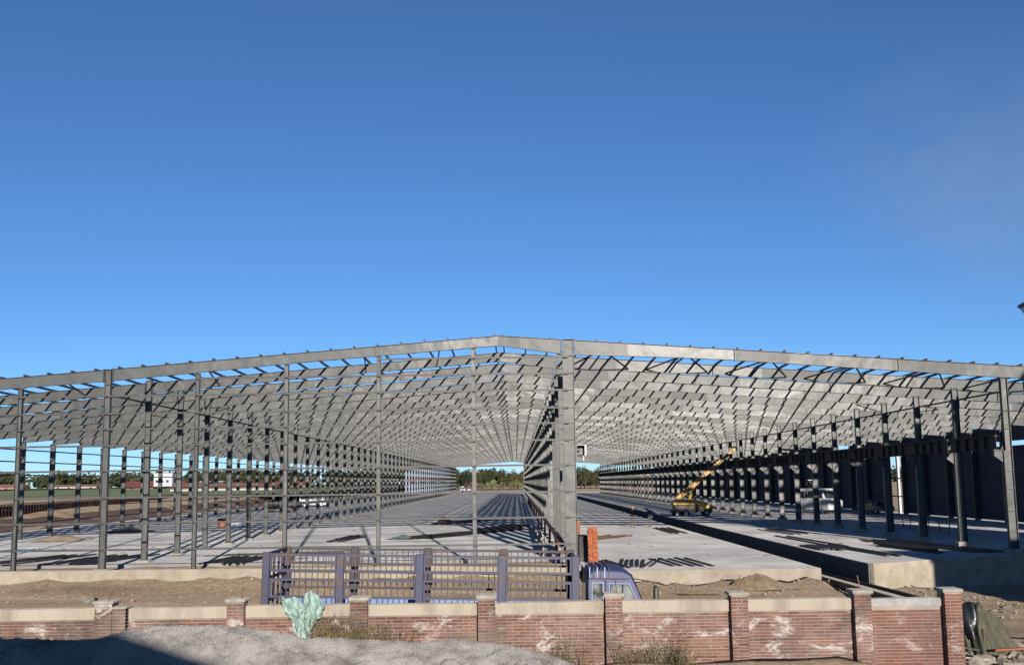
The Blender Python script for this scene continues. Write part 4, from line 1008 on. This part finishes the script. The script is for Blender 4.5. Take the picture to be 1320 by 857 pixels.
for i, (x, y, wd, h, lb) in enumerate(((-22.6,398,2.4,4.4,'tall white tank standing at the far floor end'), (-19.2,399,1.9,2.8,'squat white tank with dark hatch at the far floor end'), (-16.9,400,1.3,2.2,'small white tank beside the squat white tank'))):
    root = empty('white_tank', (x, y, 1.0)); tag(root, lb, 'tank')
    MB().box((-wd/2,-wd/2,0), (wd/2,wd/2,h*.86)).obj('shell', 'white_paint', root, bevel=.12)
    MB().tube((0,0,h*.86), (0,0,h), wd*.3, n=14).obj('neck', 'white_paint', root); MB().box((-.3,-wd/2-.03,h*.3), (.2,-wd/2+.02,h*.55)).obj('hatch', 'win_dark', root)

# ------------------------------------------------------------------ trees
def leaf_cloud(b, c, rx, rz, n, size, rs):
    for _ in range(n):
        while True:
            p = Vector((rs.uniform(-1,1), rs.uniform(-1,1), rs.uniform(-1,1)))
            if .25 < p.length < 1: break
        q = Vector((c[0]+p.x*rx, c[1]+p.y*rx, c[2]+p.z*rz)); s = size*rs.uniform(.6,1.4)
        u = Vector((rs.gauss(0,1), rs.gauss(0,1), rs.gauss(0,.7))).normalized(); v = u.orthogonal().normalized()
        b.add([q-u*s*.5, q+v*s*.35, q+u*s*.5, q-v*s*.35], [(0,1,2,3)])
def tree_meshes(seed, h, wd, leafm, n=520):
    rs = random.Random(seed); t = MB(); c = MB()
    t.tube((0,0,-1), (rs.uniform(-.2,.2),0,h*.55), .2, .09, n=7)
    for i in range(7):
        a = i*2.4+rs.uniform(-.3,.3); zz = h*rs.uniform(.28,.75); r_ = wd*rs.uniform(.3,.75)*(1.15-zz/h)
        e = Vector((math.cos(a)*r_, math.sin(a)*r_, zz+h*.12)); t.tube((0,0,zz*.75), e, .07, .03, n=5, caps=False)
        leaf_cloud(c, e, wd*rs.uniform(.3,.5), h*rs.uniform(.13,.2), n//9, .55, rs)
    leaf_cloud(c, (0,0,h*.78), wd*.42, h*.24, n//5, .55, rs)
    leaf_cloud(c, (0,0,h*.5), wd*.6, h*.3, n//5, .6, rs)
    return t.mesh('trunk', 'bark'), c.mesh('crown', leafm)
KINDS = [tree_meshes(1,9.5,3.4,'leaf_dark'), tree_meshes(2,8.6,3.2,'leaf_olive'), tree_meshes(3,9.8,3.0,'leaf_brown'), tree_meshes(4,7.8,3.4,'leaf_olive'), tree_meshes(5,3.6,1.9,'leaf_pale', 300), tree_meshes(6,9.2,3.8,'leaf_dark')]
TL = ['dark green tree in the wood seen through the far end of the hall', 'olive green tree in the wood seen through the far end of the hall', 'rust brown autumn tree in the wood seen through the far end of the hall',
      'broad olive tree in the wood seen through the far end of the hall', 'pale green sapling in front of the wood beyond the hall', 'wide dark green tree in the wood seen through the far end of the hall']
rs = random.Random(17)
def put_tree(kind, x, y, s):
    t, c = KINDS[kind]; z = ground_z(x, y)-.1
    root = empty('tree', (x, y, z), rs.uniform(0,6.28)); root.scale = (s*rs.uniform(.9,1.15), s*rs.uniform(.9,1.15), s)
    tag(root, TL[kind], 'tree', 'trees beyond the hall: '+TL[kind].split(' in ')[0])
    link('trunk', t, root); link('crown', c, root)
for i in range(40): put_tree(rs.choice((0,1,1,2,2,3,5)), -30+i*2.4+rs.uniform(-.8,.8), 505+rs.uniform(-10,10), rs.uniform(.82,1.12))
for i in range(44): put_tree(rs.choice((0,5,1,3,2)), -32+i*2.4+rs.uniform(-.8,.8), 528+rs.uniform(-8,8), rs.uniform(.9,1.15))
for i in range(9): put_tree(4, -19+i*3.1+rs.uniform(-1,1), 486+rs.uniform(-4,4), rs.uniform(.85,1.25))
# far wood along the horizon
g = MB(); rs = random.Random(23); mis = []
for i in range(1000):
    x = rs.uniform(-900, 420); 
    y = 770+rs.uniform(-25,60); z = field_z(x, y)+.3 if x < -40 else 1.5
    h = 11*rs.uniform(.75,1.2)*(1+.25*fbm(x, 0, .012)); n0 = len(g.f)
    leaf_cloud(g, (x, y, z+h*.5), 5.5*rs.uniform(.7,1.2), h*.5, 75, 2.1, rs)
    mi = 0 if rs.random() < .6 else 1
    for q in range(n0, len(g.f)): g.mi[q] = mi
stuff(g.obj('far_wood', ['leaf_dark','leaf_olive'], fix=False), 'dark green wood along the horizon beyond the fields', 'wood')
TL2 = 'single dark tree standing by the far sheds beyond the rust brown fence'
for (x, y, s) in ((-128,470,1.15),(-118,455,.95),(-104,440,1.1),(-96,430,1.0),(-90,445,1.2)):
    t, c = KINDS[0]; root = empty('tree', (x, y, 1.2), x); root.scale = (s*1.3, s*1.3, s); tag(root, TL2, 'tree', 'dark trees by the far sheds'); link('trunk', t, root); link('crown', c, root)

# ------------------------------------------------------------------ chimney and boiler house on the right, house behind the viewpoint
ch = empty('metal_chimney', (48.05, 100, 0)); tag(ch, 'grey metal chimney with a flared dark cap beside the hall', 'chimney')
MB().tube((0,0,-.5), (0,0,19.9), 1.5, 1.15, n=28).obj('stack', 'zinc', ch, smooth=True)
MB().tube((0,0,19.5), (0,0,20.3), 1.2, 1.75, n=28).obj('flared_cap', 'zinc', ch, smooth=True)
MB().tube((0,0,20.3), (0,0,20.5), 1.85, n=28).obj('rim', 'black_plastic', ch, bevel=.03)
MB().tube((0,0,20.5), (0,0,21.6), 1.75, .15, n=28).obj('rain_cone', 'zinc', ch, smooth=True)
bh = empty('boiler_house', (33, 27, 0)); tag(bh, 'flat roofed rendered boiler house standing beyond the free end of the brick wall', 'building')
MB().box((-9.15,-3,-.3), (9,3,6.75)).obj('wall', 'house_wall', bh); MB().box((-9.3,-3.2,6.75), (9.2,3.2,7.0)).obj('roof', 'cast_concrete', bh)
MB().box((-2.6,-2.9,7.0), (8.6,2.9,15.6)).obj('tower_wall', 'house_wall', bh); MB().box((-2.8,-3.1,15.6), (8.8,3.1,15.9)).obj('tower_roof', 'cast_concrete', bh)
for i in range(4): MB().box((-7+i*4,2.98,2), (-5.4+i*4,3.05,3.6)).obj('window', 'win_dark', bh)
hs = empty('hipped_house', (-9.5, -7, 1.4)); tag(hs, 'rendered house with brown hipped roof facing the gravel heap', 'building')
MB().box((-9,-4.2,-.3), (9.2,4.2,3.9)).obj('wall', 'house_wall', hs)
RZ = 6.52; xe0, xe1 = -9.6, 11.0
g = MB(); g.add([(xe0,-4.8,3.8),(xe1,-4.8,3.8),(xe1,4.8,3.8),(xe0,4.8,3.8),(xe0+4.8,0,RZ),(6.5,0,RZ)], [(0,1,5,4),(1,2,5),(2,3,4,5),(3,0,4),(3,2,1,0)]); g.obj('roof', 'roof_brown', hs)
for i in range(4): MB().box((-7+i*4,4.18,1), (-5.6+i*4,4.26,2.5)).obj('window', 'win_dark', hs)

# ------------------------------------------------------------------ thin smoke drifting from the chimney
def smoke():
    m_ = bpy.data.materials.new('smoke'); m_.use_nodes = True; n = m_.node_tree.nodes; l = m_.node_tree.links; n.clear()
    out = n.new('ShaderNodeOutputMaterial'); v = n.new('ShaderNodeVolumePrincipled'); l.new(v.outputs[0], out.inputs['Volume'])
    v.inputs['Color'].default_value = (.72, .72, .62, 1)
    tc = n.new('ShaderNodeTexCoord'); mp = n.new('ShaderNodeMapping'); mp.inputs['Location'].default_value = (-1, -1, -1); mp.inputs['Scale'].default_value = (2, 2, 2)
    l.new(tc.outputs['Generated'], mp.inputs['Vector'])
    ln = n.new('ShaderNodeVectorMath'); ln.operation = 'LENGTH'; l.new(mp.outputs[0], ln.inputs[0])
    fall = n.new('ShaderNodeMapRange'); fall.inputs['From Min'].default_value = 1.0; fall.inputs['From Max'].default_value = .2; l.new(ln.outputs['Value'], fall.inputs[0])
    t = n.new('ShaderNodeTexNoise'); t.inputs['Scale'].default_value = 2.3; t.inputs['Detail'].default_value = 4; t.inputs['Distortion'].default_value = .8; l.new(mp.outputs[0], t.inputs['Vector'])
    mr = n.new('ShaderNodeMapRange'); mr.inputs['From Min'].default_value = .38; mr.inputs['From Max'].default_value = .7; l.new(t.outputs['Fac'], mr.inputs[0])
    mu = n.new('ShaderNodeMath'); mu.operation = 'MULTIPLY'; l.new(fall.outputs[0], mu.inputs[0]); l.new(mr.outputs[0], mu.inputs[1])
    m2 = n.new('ShaderNodeMath'); m2.operation = 'MULTIPLY'; m2.inputs[1].default_value = .032; l.new(mu.outputs[0], m2.inputs[0]); l.new(m2.outputs[0], v.inputs['Density'])
    MATS['smoke'] = m_
    g = MB(); g.box((-24,-11,-16), (24,11,16)); o = g.obj('smoke', 'smoke'); o.location = (52, 112, 36)
    stuff(o, 'faint brown smoke drifting in the sky above the chimney', 'smoke')
smoke()
